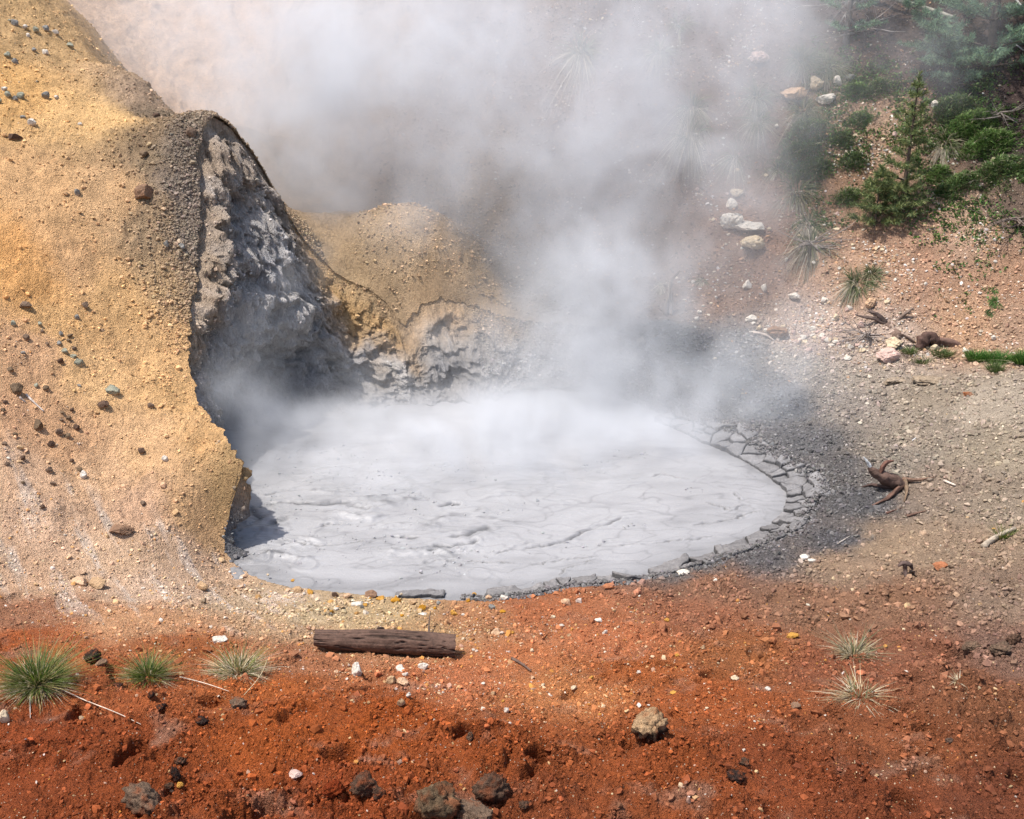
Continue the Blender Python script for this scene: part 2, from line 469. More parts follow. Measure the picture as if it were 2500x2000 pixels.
def noise_n(t, L, vec, scale, detail=4, rough=.6, out=0):
    n = N(t, 'ShaderNodeTexNoise', Scale=scale, Detail=detail, Roughness=rough)
    L.new(vec, n.inputs['Vector'])
    return n.outputs[out]


def ramp(t, L, fac, stops):
    n = t.nodes.new('ShaderNodeValToRGB')
    e = n.color_ramp.elements
    while len(e) < len(stops):
        e.new(.5)
    for q, (p, c) in zip(e, stops):
        q.position = p
        q.color = (c, c, c, 1) if isinstance(c, (int, float)) else tuple(c) + (1,)
    L.new(fac, n.inputs[0])
    return n.outputs[0]


def bump(t, L, b, *layers):
    """layers: (height socket, distance)"""
    prev = None
    for h, dist in layers:
        n = t.nodes.new('ShaderNodeBump')
        n.inputs['Distance'].default_value = dist
        L.new(h, n.inputs['Height'])
        if prev is not None:
            L.new(prev, n.inputs['Normal'])
        prev = n.outputs[0]
    L.new(prev, b.inputs['Normal'])


SOIL_K = 0.74


def soil_material(name, streak=False, rough=.93):
    m, t, b, L = new_mat(name, rough, .15)
    v = coords(t, L)
    at = t.nodes.new('ShaderNodeAttribute'); at.attribute_name = 'soil'
    if streak:
        mp = t.nodes.new('ShaderNodeMapping'); mp.inputs['Scale'].default_value = (1, 1, .3)
        L.new(v, mp.inputs[0]); v = mp.outputs[0]
    n1 = noise_n(t, L, v, 3.5, 6, .65)
    n2 = noise_n(t, L, v, 26, 5, .7)
    n3 = noise_n(t, L, v, 120, 3, .7)
    k = ramp(t, L, n1, [(.25, .74), (.75, 1.2)])
    c = mixc(t, L, 1.0, at.outputs['Color'], k, 'MULTIPLY')
    k = ramp(t, L, n2, [(.28, .66), (.5, 1.0), (.75, 1.22)])
    c = mixc(t, L, 1.0, c, k, 'MULTIPLY')
    k = ramp(t, L, n3, [(.3, .8), (.72, 1.18)])
    c = mixc(t, L, 1.0, c, k, 'MULTIPLY')
    c = mixc(t, L, 1.0, c, (SOIL_K,) * 3, 'MULTIPLY')
    # pale chips of gravel, thicker where the soil carries them
    for sc, size, lo in ((58, .30, .0), (120, .34, .0)):
        vo = N(t, 'ShaderNodeTexVoronoi', Scale=sc); L.new(v, vo.inputs['Vector'])
        sep = t.nodes.new('ShaderNodeSeparateColor'); L.new(vo.outputs['Color'], sep.inputs[0])
        patch = noise_n(t, L, v, 5.0, 3, .6)
        want = math_n(t, L, 'MULTIPLY', at.outputs['Alpha'], math_n(t, L, 'MULTIPLY', patch, .26))
        hit = math_n(t, L, 'LESS_THAN', sep.outputs[0], want)
        r_ = math_n(t, L, 'MULTIPLY', math_n(t, L, 'ADD', sep.outputs[1], .35), size)
        near = math_n(t, L, 'LESS_THAN', vo.outputs['Distance'], r_)
        f = math_n(t, L, 'MULTIPLY', math_n(t, L, 'MULTIPLY', hit, near), .8)
        tint = ramp(t, L, sep.outputs[2], [(.0, (.50, .42, .33)), (.5, (.50, .38, .25)), (.85, (.46, .29, .12)), (1., (.56, .53, .48))])
        c = mixc(t, L, f, c, tint)
    L.new(c, b.inputs['Base Color'])
    vo = N(t, 'ShaderNodeTexVoronoi', Scale=75.0); L.new(v, vo.inputs['Vector'])
    bump(t, L, b, (n2, .034), (vo.outputs['Distance'], -.016), (n3, .008))
    return m


M_SOIL = soil_material('soil')
M_WALL = soil_material('grey_crust', True)

# ------------------------------------------------------------------ ground, yellow spur and hillside: one lie of the land, three sheets
az = np.concatenate([np.linspace(-180, -60, 14)[:-1], np.linspace(-60, -29.5, 60)[:-1], np.linspace(-29.5, 29.5, 780), np.linspace(29.5, 60, 60)[1:], np.linspace(60, 180, 14)[1:]])
az = np.radians(az)
rr_ = np.concatenate([np.geomspace(.4, 4.2, 50)[:-1], np.geomspace(4.2, 24, 840), np.geomspace(24, 120, 40)[1:]])
A_, R_ = np.meshgrid(az, rr_)
X, Y = (np.sin(A_) * R_).ravel(), (np.cos(A_) * R_).ravel()
na, nr = len(az), len(rr_)
inside, rz = in_rim(X, Y)
snap = (inside < .0) & (inside > -.16)
th_ = np.arctan2(Y - C0[1], X - C0[0])
rad_ = rim_f(th_)[0]
X = np.where(snap, C0[0] + np.cos(th_) * rad_, X); Y = np.where(snap, C0[1] + np.sin(th_) * rad_, Y)
hole = inside <= -.16
SV = soil(X, Y)
edge_fade = sst(0, .25, np.abs(np.where(snap, 0, inside)))
Hh = base_h(X, Y)
Rl = relief(X, Y, SV)
low_rim = np.abs(rz) < .3
rim_k = .6 - .5 * sst(math.radians(138), math.radians(124), th_ % (2 * math.pi)) * sst(math.radians(60), math.radians(80), th_ % (2 * math.pi))
Z = Hh + Rl * np.where(low_rim, .25 + .75 * edge_fade, rim_k + (1 - rim_k) * edge_fade)
co = np.stack([X, Y, Z], 1)
q = (np.arange(nr - 1)[:, None] * na + np.arange(na - 1)[None]).ravel()
F = np.stack([q, q + 1, q + na + 1, q + na], 1)
F = F[~hole[F].any(1)]
cx, cy = X[F].mean(1), Y[F].mean(1)
crest_x = np.interp(cy, [0, 8.5, 12.9, 14.4, 15.8, 17.5, 40], [-2.0, -2.0, -3.3, -4.2, -5.4, -6.4, -9])
is_spur = (cx < crest_x) & (cy > 7.2)
is_hill = ~is_spur & (cy > np.interp(cx, [-60, -3, 2, 3, 5, 6, 60], [12, 12.9, 13.4, 13.2, 12.6, 12.2, 12]))
rgb = SV[:, :3].copy(); chips = SV[:, 5] * .9
for nm, mk in (('hillside', is_hill), ('yellow_slope', is_spur), ('ground', ~is_spur & ~is_hill)):
    c_, f_, r_, ch_ = compact(co, F[mk], rgb, chips)
    me = grid_mesh(nm, c_, f_, M_SOIL)
    shade_attr(me, r_, ch_)
    link(nm, me, kind='structure')

# ------------------------------------------------------------------ crater wall
NT, NS = 1100, 130
tw = np.interp(np.linspace(0, 1, NT), [0, .14, .78, 1], np.radians([20, 60, 215, 380]))
sw = np.linspace(0, 1, NS)
TH, TT = np.meshgrid(tw, sw)
thf, tf = TH.ravel(), TT.ravel()
r0, z0 = rim_f(thf); r1, = edge_f(thf)
tall = sst(.25, 1.0, z0)                                       # 1 where it is a real wall
back = sst(math.radians(222), math.radians(200), thf % (2 * math.pi)) * sst(math.radians(50), math.radians(72), thf % (2 * math.pi))
ux, uy = np.cos(thf), np.sin(thf)
lip = sst(math.radians(118), math.radians(142), thf % (2 * math.pi)) * tall
ro = r0 + .05 * lip + .01
g = tf ** 1.0
# a wall: steep below the lip, hollow in the middle, running out at the foot
spur = sst(math.radians(188), math.radians(203), thf % (2 * math.pi))
conc = (1 - (1 - g) ** 1.0)
rho = ro + (r1 - .06 - ro) * np.where(tall > .5, g ** (1.35), g)
rho = rho + tall * (.10 * np.sin(math.pi * g) - .28 * spur * 0)
_sr = soil(C0[0] + ux * r0, C0[1] + uy * r0)
_rr = relief(C0[0] + ux * r0, C0[1] + uy * r0, _sr) * np.where(z0 < .3, .25, .6 - .5 * sst(math.radians(138), math.radians(124), thf % (2 * math.pi)) * sst(math.radians(60), math.radians(80), thf % (2 * math.pi)))
zt = base_h(C0[0] + ux * (r0 + .01), C0[1] + uy * (r0 + .01))
zz = (zt - .02 * lip - .003) * (1 - g) - .12 * g + _rr * (1 - g) ** 2
zz = zz * (1 - .0 * tall)
xw, yw = C0[0] + ux * rho, C0[1] + uy * rho
amp = tall * sst(0, .1 + .25 * (1 - lip), g) * sst(1.0, .86, g * .9) * (.75 + .25 * lip)
spurz = sst(math.radians(190), math.radians(200), thf % (2 * math.pi)) * sst(math.radians(219), math.radians(214), thf % (2 * math.pi))
amp = np.maximum(amp, .75 * spurz * sst(0, .12, g) * sst(1.0, .9, g))
n_big = fbm(xw * .9 + 3, yw * .9, zz * 1.1, 3)
n_drip = fbm(xw * 6.5, yw * 6.5, zz * 1.6, 4)
n_lump = fbm(xw * 3.2 + 8, yw * 3.2, zz * 2.6, 4)
n_rid = 1 - np.abs(fbm(xw * 2.2 + 5, yw * 2.2 + 2, zz * 2.2, 4)) * 2.4
n_fine = fbm(xw * 17, yw * 17, zz * 9, 3)
lay = np.sin(zz * 17 + 4 * fbm(xw * 1.2, yw * 1.2, zz * .8, 3)) * sst(math.radians(112), math.radians(104), thf)
n_crust = 1 - np.abs(fbm(xw * 5.5 + 2, yw * 5.5, zz * 4.0, 4, .6)) * 2.2
crusty = sst(.55, .05, g) * lip
deg_ = np.degrees(thf) % 360
mid_ = sst(math.radians(62), math.radians(74), thf % (2 * math.pi)) * sst(math.radians(120), math.radians(104), thf % (2 * math.pi))
under = sst(math.radians(164), math.radians(174), thf % (2 * math.pi)) * (1 - spurz) * sst(.35, .05, g)
slack = .14 * under
disp = amp * (1 - .55 * under) * ((.11 + .06 * crusty) * n_crust + .34 * n_big + .16 * n_drip + .22 * n_lump + .12 * n_rid + .06 * n_fine + .09 * lay * sst(0, .2, g)) + (1 - tall) * .02 * n_fine + amp * mid_ * (.10 * np.sin(zz * 24 + 5 * n_lump) * sst(.05, .3, g) + .10 * n_rid)
# a dark hollow eaten into the foot of the far wall
foot = sst(.62, .8, g) * sst(1.0, .93, g) * tall * (.25 + sst(math.radians(118), math.radians(138), thf % 6.28318) * .8)
rho2 = rho + slack * sst(0, .06, g) - disp * .9 + foot * .55 + .30 * np.exp(-(((deg_ - 99) / 7) ** 2)) * sst(.3, .7, g) * -1 - .20 * lip * sst(math.radians(172), math.radians(158), thf % (2 * math.pi)) * sst(0, .16, g) * sst(.8, .3, g) + .16 * spurz * sst(.1, .4, g) * sst(1, .8, g)
xw, yw = C0[0] + ux * rho2, C0[1] + uy * rho2
zz = zz + amp * .16 * fbm(xw * 2.5 + 20, yw * 2.5, zz * 2.5, 3)
deg = np.degrees(thf) % 360
grey = lin((172, 168, 166))[None] * np.ones((len(thf), 1))
warm = lin((176, 166, 152))[None]
ochre = lin((186, 146, 92))[None]
mw = np.clip(.5 + 1.4 * fbm(xw * 1.5, yw * 1.5, zz * 1.2, 4), 0, 1)[:, None]
wc = grey * (1 - .55 * mw) + warm * .55 * mw
oc = (sst(196, 203, deg) + sst(136, 128, deg) * sst(110, 116, deg) * sst(.75, .2, g + .3 * n_lump) + .5 * sst(128, 150, deg) * sst(.3, .0, g + .25 * n_lump))[:, None]
oc = np.clip(oc, 0, 1)
wc = wc * (1 - oc) + ochre * oc
wet = (sst(.72, .97, g + .1 * n_lump) * .45)[:, None]
wc = wc * (1 - wet) + lin((96, 94, 96))[None] * wet
dk = np.clip(.75 + .9 * n_lump, .45, 1.1)[:, None]
wc = wc * (.6 + .4 * dk) * (1.45 - .30 * mid_)[:, None] * (.74 + .34 * np.clip(n_crust, 0, 1))[:, None]
rs_ = soil(C0[0] + ux * (r0 + .1), C0[1] + uy * (r0 + .1))[:, :3]
top = (sst(.55, .0, g + .2 * n_lump) * (1 - .75 * lip))[:, None]
wc = wc * (1 - top) + rs_ * top
shore = (1 - tall)[:, None]
wc = wc * (1 - shore) + lin((120, 118, 118))[None] * shore
q = (np.arange(NS - 1)[:, None] * NT + np.arange(NT - 1)[None]).ravel()
Fw = np.stack([q, q + NT, q + NT + 1, q + 1], 1)
me = grid_mesh('crater_wall', np.stack([xw, yw, zz], 1), Fw, M_WALL)
shade_attr(me, wc, np.zeros(len(wc)))
link('crater_wall', me, kind='structure')

# ------------------------------------------------------------------ mud pool
gx = np.linspace(-4.6, 3.6, 520); gy = np.linspace(7.7, 13.2, 420)
GX, GY = np.meshgrid(gx, gy)
px, py = GX.ravel(), GY.ravel()
ang = np.arctan2(py - C0[1], px - C0[0])
er, = edge_f(ang)
inp = np.hypot(px - C0[0], py - C0[1]) - er
wxp = px + .5 * fbm(px * .8, py * .8, o=3); wyp = py + .35 * fbm(px * .8 + 7, py * .8, o=3)
near_e = sst(.9, .1, -inp)
zp = .008 * fbm(wxp * 1.6, wyp * 3.2, o=3) + .0025 * fbm(wxp * 6, wyp * 12, o=3)
rid = 1 - np.abs(fbm(wxp * .55 + 2, wyp * 1.6 + 1, o=3)) * 9
left_zone = sst(1.6, -.6, px) * sst(11.2, 10.0, py) * sst(8.4, 8.9, py)
lm = left_zone * sst(-.1, .25, fbm(px * 1.1 + 30, py * 2, o=3))
zp = zp + lm * (.035 * np.clip(rid, 0, 1) + .02 * fbm(px * 13, py * 22, o=3))
a, a2, ci = worley(px * 2.6, py * 2.6, 41)
ring = np.exp(-((a - .28) / .035) ** 2) * (ci > .62) * sst(9.6, 8.8, py) * sst(1.4, -1.5, px)
zp = zp + .007 * ring + .006 * (a < .28) * (ci > .62) * sst(9.6, 8.8, py) * sst(1.4, -1.5, px)
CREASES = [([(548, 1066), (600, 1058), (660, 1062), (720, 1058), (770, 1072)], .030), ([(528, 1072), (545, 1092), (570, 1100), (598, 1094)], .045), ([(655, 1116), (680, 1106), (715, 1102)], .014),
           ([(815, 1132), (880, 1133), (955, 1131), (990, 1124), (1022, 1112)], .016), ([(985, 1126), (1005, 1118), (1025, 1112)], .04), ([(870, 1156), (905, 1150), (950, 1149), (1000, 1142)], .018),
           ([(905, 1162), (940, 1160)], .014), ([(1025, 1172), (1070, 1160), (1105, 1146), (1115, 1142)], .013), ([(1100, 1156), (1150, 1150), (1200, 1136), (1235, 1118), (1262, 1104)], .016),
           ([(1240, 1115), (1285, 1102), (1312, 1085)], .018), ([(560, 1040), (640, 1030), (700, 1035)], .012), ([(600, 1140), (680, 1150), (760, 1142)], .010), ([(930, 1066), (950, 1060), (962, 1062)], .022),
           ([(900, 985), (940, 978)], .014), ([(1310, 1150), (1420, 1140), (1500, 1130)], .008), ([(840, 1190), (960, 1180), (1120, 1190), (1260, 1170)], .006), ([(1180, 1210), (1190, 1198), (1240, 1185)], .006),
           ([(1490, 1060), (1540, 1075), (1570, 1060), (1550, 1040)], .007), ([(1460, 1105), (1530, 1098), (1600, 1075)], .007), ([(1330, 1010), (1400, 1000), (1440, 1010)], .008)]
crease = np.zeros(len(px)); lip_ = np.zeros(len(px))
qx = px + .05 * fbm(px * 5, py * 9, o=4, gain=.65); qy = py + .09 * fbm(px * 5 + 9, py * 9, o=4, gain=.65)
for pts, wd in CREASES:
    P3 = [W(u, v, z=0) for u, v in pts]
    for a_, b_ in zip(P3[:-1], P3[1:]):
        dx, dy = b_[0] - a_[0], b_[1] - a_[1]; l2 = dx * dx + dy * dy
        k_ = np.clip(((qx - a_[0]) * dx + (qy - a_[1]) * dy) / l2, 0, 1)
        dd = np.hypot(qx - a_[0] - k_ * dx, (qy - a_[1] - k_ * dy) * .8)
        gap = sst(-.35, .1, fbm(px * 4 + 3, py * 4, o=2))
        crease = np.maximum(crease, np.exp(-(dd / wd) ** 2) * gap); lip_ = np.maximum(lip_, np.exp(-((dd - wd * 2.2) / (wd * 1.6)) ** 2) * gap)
zp = zp - .022 * crease + .010 * lip_
cop = np.stack([px, py, zp], 1)
nx, ny = len(gx), len(gy)
q = (np.arange(ny - 1)[:, None] * nx + np.arange(nx - 1)[None]).ravel()
Fp = np.stack([q, q + 1, q + nx + 1, q + nx], 1)
keep = (inp < .3)[Fp].all(1)
m, t, b, L = new_mat('wet_mud', .42, .45)
v = coords(t, L)
mp = t.nodes.new('ShaderNodeMapping'); mp.inputs['Scale'].default_value = (1, 2.6, 1); L.new(v, mp.inputs[0])
dn = N(t, 'ShaderNodeTexNoise', Scale=.9, Detail=4.0, Roughness=.55, Distortion=1.6); L.new(mp.outputs[0], dn.inputs['Vector'])
n2 = N(t, 'ShaderNodeTexNoise', Scale=9.0, Detail=6.0, Roughness=.65, Distortion=1.2); L.new(mp.outputs[0], n2.inputs['Vector'])
at = t.nodes.new('ShaderNodeAttribute'); at.attribute_name = 'soil'
c = mixc(t, L, 1.0, at.outputs['Color'], ramp(t, L, dn.outputs[0], [(.3, .82), (.5, 1.), (.7, 1.08)]), 'MULTIPLY')
c = mixc(t, L, 1.0, c, ramp(t, L, n2.outputs[0], [(.3, .965), (.7, 1.025)]), 'MULTIPLY')
L.new(c, b.inputs['Base Color'])
n3 = noise_n(t, L, mp.outputs[0], 45, 4, .6)
bump(t, L, b, (n2.outputs[0], .007), (n3, .003))
M_MUD = m
tear = lm * np.clip(rid * 1.4 - .6, 0, 1) * sst(.0, .3, fbm(px * 9, py * 9, o=2) + .1)
swirl = np.exp(-(fbm(wxp * 1.1 + 11, wyp * 2.8, o=3) / .018) ** 2) * .22 + np.exp(-(fbm(wxp * .8 + 3, wyp * 2.3 + 6, o=2) / .012) ** 2) * .18
mc = lin((216, 213, 212))[None] * .415 * np.ones((len(px), 1))
mc = mc * (1 - 1.0 * np.clip(swirl, 0, .5))[:, None]
mc = mc * (1 - .8 * np.clip(tear, 0, 1))[:, None]
mc = mc * (1 - .10 * ring)[:, None] * (1 - .62 * crease)[:, None]  # shade inside the creases put into the mud colour as a dark wet tone
wetm = sst(.35, .0, -inp) * .22 + .10 * sst(-.1, .3, fbm(wxp * .9, wyp * 1.8 + 20, o=3))
mc = mc * (1 - wetm)[:, None]
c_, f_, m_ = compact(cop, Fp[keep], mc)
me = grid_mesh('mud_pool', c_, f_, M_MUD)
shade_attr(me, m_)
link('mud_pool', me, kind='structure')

# ------------------------------------------------------------------ steam
PUFFS = [  # u, v, y, rx, ry, rz, strength
    (690, 110, 15.4, 1.8, 1.2, 1.3, .85), (380, 40, 16.6, 1.2, 1.0, .9, .50), (1010, 90, 15.9, 1.6, 1.2, 1.3, .55), (860, 320, 14.9, 1.6, .9, 1.1, .55),
    (590, 310, 15.2, 1.0, .8, .8, .75), (700, 400, 14.8, .8, .6, .45, .60), (1150, 350, 14.6, 1.5, .9, 1.1, .62), (1350, 200, 15.6, 1.3, 1.0, 1.6, .50), (1430, 400, 14.4, .9, .7, .9, .48),
    (1270, 790, 12.4, .48, .5, .6, 2.0), (860, 470, 13.0, .8, .3, .4, .6), (880, 880, 12.0, 1.8, .45, .26, 1.0), (1150, 850, 12.2, 1.0, .4, .3, .9), (1560, 880, 11.6, .5, .4, .3, .7), (1200, 690, 12.9, .8, .6, .5, .95), (1340, 640, 13.1, .8, .6, .6, .85), (1180, 570, 13.6, 1.1, .6, .5, .8),
    (515, 835, 10.9, .36, .45, .32, 1.2), (900, 900, 11.3, 2.1, .8, .21, 1.5), (1230, 930, 11.4, 1.2, .9, .36, 1.3), (1640, 840, 11.9, .65, .5, .45, 1.15), (1400, 930, 11.2, .7, .5, .22, .8),
    (1640, 700, 12.7, .8, .5, .5, .45), (650, 575, 12.6, .3, .4, .3, .7), (1580, 480, 14.0, .8, .4, .6, .60), (1680, 30, 17.0, 1.3, .7, .8, .60), (1600, 280, 14.8, .9, .6, .9, .40),
    (1480, 120, 16.2, 1.2, .8, 1.0, .55), (740, 760, 12.2, .5, .4, .3, .2),  (620, 930, 11.0, .7, .4, .16, .8), (1040, 720, 12.6, .8, .4, .4, .35), (560, 690, 11.4, .4, .5, .4, .2),
    (1000, 960, 10.8, 2.0, .9, .22, 1.0), (1240, 800, 12.1, .8, .5, .5, 1.0), (1300, 560, 13.2, .7, .5, .5, .6), (1450, 820, 12.2, .6, .5, .45, .6), (2000, 60, 15.3, 1.7, .6, .8, .24), (1450, 800, 12.6, .7, .5, .5, .6), (640, 990, 10.4, .8, .5, .15, .5)]
g = bpy.data.node_groups.new('steam_field', 'GeometryNodeTree')
g.interface.new_socket(name='Geometry', in_out='INPUT', socket_type='NodeSocketGeometry')
g.interface.new_socket(name='Geometry', in_out='OUTPUT', socket_type='NodeSocketGeometry')
GL = g.links
pos = g.nodes.new('GeometryNodeInputPosition').outputs[0]


def vm(op, a, b=None, out=0):
    n = g.nodes.new('ShaderNodeVectorMath'); n.operation = op
    for i, q in enumerate((a, b)):
        if q is None:
            continue
        if isinstance(q, tuple):
            n.inputs[i].default_value = q
        else:
            GL.new(q, n.inputs[i])
    return n.outputs[out]


def gm(op, a, b=None):
    return math_n(g, GL, op, a, b)


warp = N(g, 'ShaderNodeTexNoise', Scale=.55, Detail=4.0, Roughness=.6); GL.new(pos, warp.inputs['Vector'])
p_ = vm('ADD', pos, vm('MULTIPLY', vm('SUBTRACT', warp.outputs[1], (.5, .5, .5)), (2.2, 1.6, 2.0)))
p2_ = vm('ADD', pos, vm('MULTIPLY', vm('SUBTRACT', warp.outputs[1], (.5, .5, .5)), (.8, .7, .8)))
tot = None
for u, v, y, rx, ry, rz_, k in PUFFS:
    c = W(u, v, y=y)
    near = y < 13.2
    d = vm('DIVIDE', vm('SUBTRACT', p2_ if near else p_, tuple(c)), (rx, ry, rz_))
    e = gm('MULTIPLY', gm('EXPONENT', gm('MULTIPLY', vm('DOT_PRODUCT', d, d, 1), -1.0)), k)
    tot = e if tot is None else gm('ADD', tot, e)
n1 = N(g, 'ShaderNodeTexNoise', Scale=1.0, Detail=8.0, Roughness=.64, Distortion=.7); GL.new(vm('MULTIPLY', pos, (1.0, 1.0, .8)), n1.inputs['Vector'])
f = gm('MULTIPLY', gm('MAXIMUM', gm('SUBTRACT', n1.outputs[0], .345), 0.0), 5.2)
n2 = N(g, 'ShaderNodeTexNoise', Scale=2.7, Detail=4.0, Roughness=.6, Distortion=.8); GL.new(pos, n2.inputs['Vector'])
f = gm('MULTIPLY', f, gm('MAXIMUM', gm('SUBTRACT', gm('MULTIPLY', n2.outputs[0], 2.6), .35), .1))
dens = gm('MAXIMUM', gm('SUBTRACT', gm('MULTIPLY', tot, f), .012), 0.0)
vc = g.nodes.new('GeometryNodeVolumeCube')
GL.new(dens, vc.inputs['Density'])
LO, HI = Vector((-9, 9.2, -.02)), Vector((6.5, 19, 7.5))
vc.inputs['Min'].default_value = LO; vc.inputs['Max'].default_value = HI
vc.inputs['Resolution X'].default_value = 250
vc.inputs['Resolution Y'].default_value = 160
vc.inputs['Resolution Z'].default_value = 124
m = bpy.data.materials.new('steam'); m.use_nodes = True
t = m.node_tree; t.nodes.clear()
pv = t.nodes.new('ShaderNodeVolumePrincipled'); mo = t.nodes.new('ShaderNodeOutputMaterial')
t.links.new(pv.outputs[0], mo.inputs['Volume'])
pv.inputs['Color'].default_value = (.925, .932, .945, 1); pv.inputs['Density'].default_value = 1.0; pv.inputs['Anisotropy'].default_value = .1
sm = g.nodes.new('GeometryNodeSetMaterial'); sm.inputs['Material'].default_value = m
GL.new(vc.outputs[0], sm.inputs[0])
go = g.nodes.new('NodeGroupOutput'); GL.new(sm.outputs[0], go.inputs[0])
vol = bpy.data.volumes.new('steam')
vol.materials.append(m)
vol.render.step_size = .34
st = bpy.data.objects.new('steam', vol); COL.objects.link(st)
mod = st.modifiers.new('field', 'NODES'); mod.node_group = g
st['kind'] = 'stuff'
st['label'] = 'white steam drifting up from the grey mud pool over the hillside'


# ------------------------------------------------------------------ crumbs of soil and gravel lying on the land
def rock_group(name, mat, sub, rough):
    """points -> little broken lumps, four shapes"""
    g = bpy.data.node_groups.new(name, 'GeometryNodeTree')
    g.interface.new_socket(name='Geometry', in_out='INPUT', socket_type='NodeSocketGeometry')
    g.interface.new_socket(name='Geometry', in_out='OUTPUT', socket_type='NodeSocketGeometry')
    gi, go = g.nodes.new('NodeGroupInput'), g.nodes.new('NodeGroupOutput')
    jn = g.nodes.new('GeometryNodeJoinGeometry')
    for k in range(4):
        ico = g.nodes.new('GeometryNodeMeshIcoSphere'); ico.inputs['Subdivisions'].default_value = sub; ico.inputs['Radius'].default_value = 1.0
        sp = g.nodes.new('GeometryNodeSetPosition'); g.links.new(ico.outputs[0], sp.inputs[0])
        p = g.nodes.new('GeometryNodeInputPosition')
        ad = g.nodes.new('ShaderNodeVectorMath'); ad.operation = 'ADD'; ad.inputs[1].default_value = (k * 7.3, k * 3.1, 1.7)
        g.links.new(p.outputs[0], ad.inputs[0])
        nz = N(g, 'ShaderNodeTexNoise', Scale=.9, Detail=2.0); g.links.new(ad.outputs[0], nz.inputs['Vector'])
        sb = g.nodes.new('ShaderNodeVectorMath'); sb.operation = 'SUBTRACT'; sb.inputs[1].default_value = (.5, .5, .5); g.links.new(nz.outputs[1], sb.inputs[0])
        sc = g.nodes.new('ShaderNodeVectorMath'); sc.operation = 'SCALE'; sc.inputs['Scale'].default_value = rough; g.links.new(sb.outputs[0], sc.inputs[0])
        g.links.new(sc.outputs[0], sp.inputs['Offset'])
        sm = g.nodes.new('GeometryNodeSetMaterial'); sm.inputs['Material'].default_value = mat; g.links.new(sp.outputs[0], sm.inputs[0])
        ss = g.nodes.new('GeometryNodeSetShadeSmooth'); ss.inputs['Shade Smooth'].default_value = False; g.links.new(sm.outputs[0], ss.inputs[0])
        ti = g.nodes.new('GeometryNodeGeometryToInstance'); g.links.new(ss.outputs[0], ti.inputs[0])
        g.links.new(ti.outputs[0], jn.inputs[0])
    ip = g.nodes.new('GeometryNodeInstanceOnPoints')
    g.links.new(gi.outputs[0], ip.inputs['Points']); g.links.new(jn.outputs[0], ip.inputs['Instance'])
    ip.inputs['Pick Instance'].default_value = True
    for nm, tp, sock in (('pick', 'INT', 'Instance Index'), ('turn', 'FLOAT_VECTOR', 'Rotation'), ('size', 'FLOAT_VECTOR', 'Scale')):
        a = g.nodes.new('GeometryNodeInputNamedAttribute'); a.data_type = tp; a.inputs['Name'].default_value = nm
        out = [o for o in a.outputs if o.enabled][0]
        if nm == 'turn':
            e = g.nodes.new('FunctionNodeEulerToRotation'); g.links.new(out, e.inputs[0]); out = e.outputs[0]
        g.links.new(out, ip.inputs[sock])
    g.links.new(ip.outputs[0], go.inputs[0])
    return g


def grit_material(name, var, k):
    m, t, b, L = new_mat(name, .9, .2)
    at = t.nodes.new('ShaderNodeAttribute'); at.attribute_type = 'INSTANCER'; at.attribute_name = 'soil'
    n1 = noise_n(t, L, coords(t, L, 'Object'), 2.2, 4, .7)
    c = mixc(t, L, 1.0, at.outputs['Color'], ramp(t, L, n1, [(.3, 1 - var), (.7, 1 + var)]), 'MULTIPLY')
    c = mixc(t, L, 1.0, c, (k,) * 3, 'MULTIPLY')
    L.new(c, b.inputs['Base Color'])
    return m


M_CRUMB = grit_material('soil_crumb', .25, SOIL_K * .86)
M_CHIP = grit_material('stone_chip', .15, 1.0)
G_CRUMB = rock_group('crumb_scatter', M_CRUMB, 1, 2.2)
G_CHIP = rock_group('chip_scatter', M_CHIP, 1, 1.7)
ns = np.random.RandomState(5)


def height(x, y):
    sv = soil(x, y)
    d, rz = in_rim(x, y)
    fac = np.where(np.abs(rz) < .3, .25 + .75 * sst(0, .25, np.abs(d)), .6 + .4 * sst(0, .25, np.abs(d)))
    return base_h(x, y) + relief(x, y, sv) * fac, sv


def scatter(name, label, group, x, y, size, col, flat=(.5, .9), sink=.25, z=None, tilt=.5):
    if z is None:
        z, _ = height(x, y)
    n = len(x)
    sz = np.stack([size * ns.uniform(.75, 1.3, n), size * ns.uniform(.75, 1.3, n), size * ns.uniform(*flat, n)], 1)
    turn = np.stack([ns.normal(0, tilt, n), ns.normal(0, tilt, n), ns.uniform(0, 6.28, n)], 1)
    me = bpy.data.meshes.new(name)
    me.vertices.add(n)
    me.vertices.foreach_set('co', np.stack([x, y, z + sz[:, 2] * (.5 - sink)], 1).astype(np.float32).ravel())
    for nm, tp, arr, key in (('size', 'FLOAT_VECTOR', sz, 'vector'), ('turn', 'FLOAT_VECTOR', turn, 'vector'), ('pick', 'INT', ns.randint(0, 4, n), 'value')):
        a = me.attributes.new(nm, tp, 'POINT'); a.data.foreach_set(key, np.ascontiguousarray(arr, np.int32 if tp == 'INT' else np.float32).ravel())
    shade_attr(me, col)
    o = link(name, me, kind='stuff', label=label)
    md = o.modifiers.new('scatter', 'NODES'); md.node_group = group
    return o


def candidates(n, x0, x1, y0, y1):
    """points on the land, thinned with distance from the path, clear of the crater"""
    x = ns.uniform(x0, x1, n); y = ns.uniform(y0, y1, n)
    d, _ = in_rim(x, y)
    ok = (d > .03) & ((y < 13.4) | (x < np.interp(y, [12.9, 14.4, 15.8, 17.5], [-3.0, -4.0, -5.2, -6.2]))) & (np.abs(x) < .52 * y + .5) & (ns.rand(n) < np.clip((7.0 / np.hypot(x, y)) ** 1.2, 0, 1))
    return x[ok], y[ok]


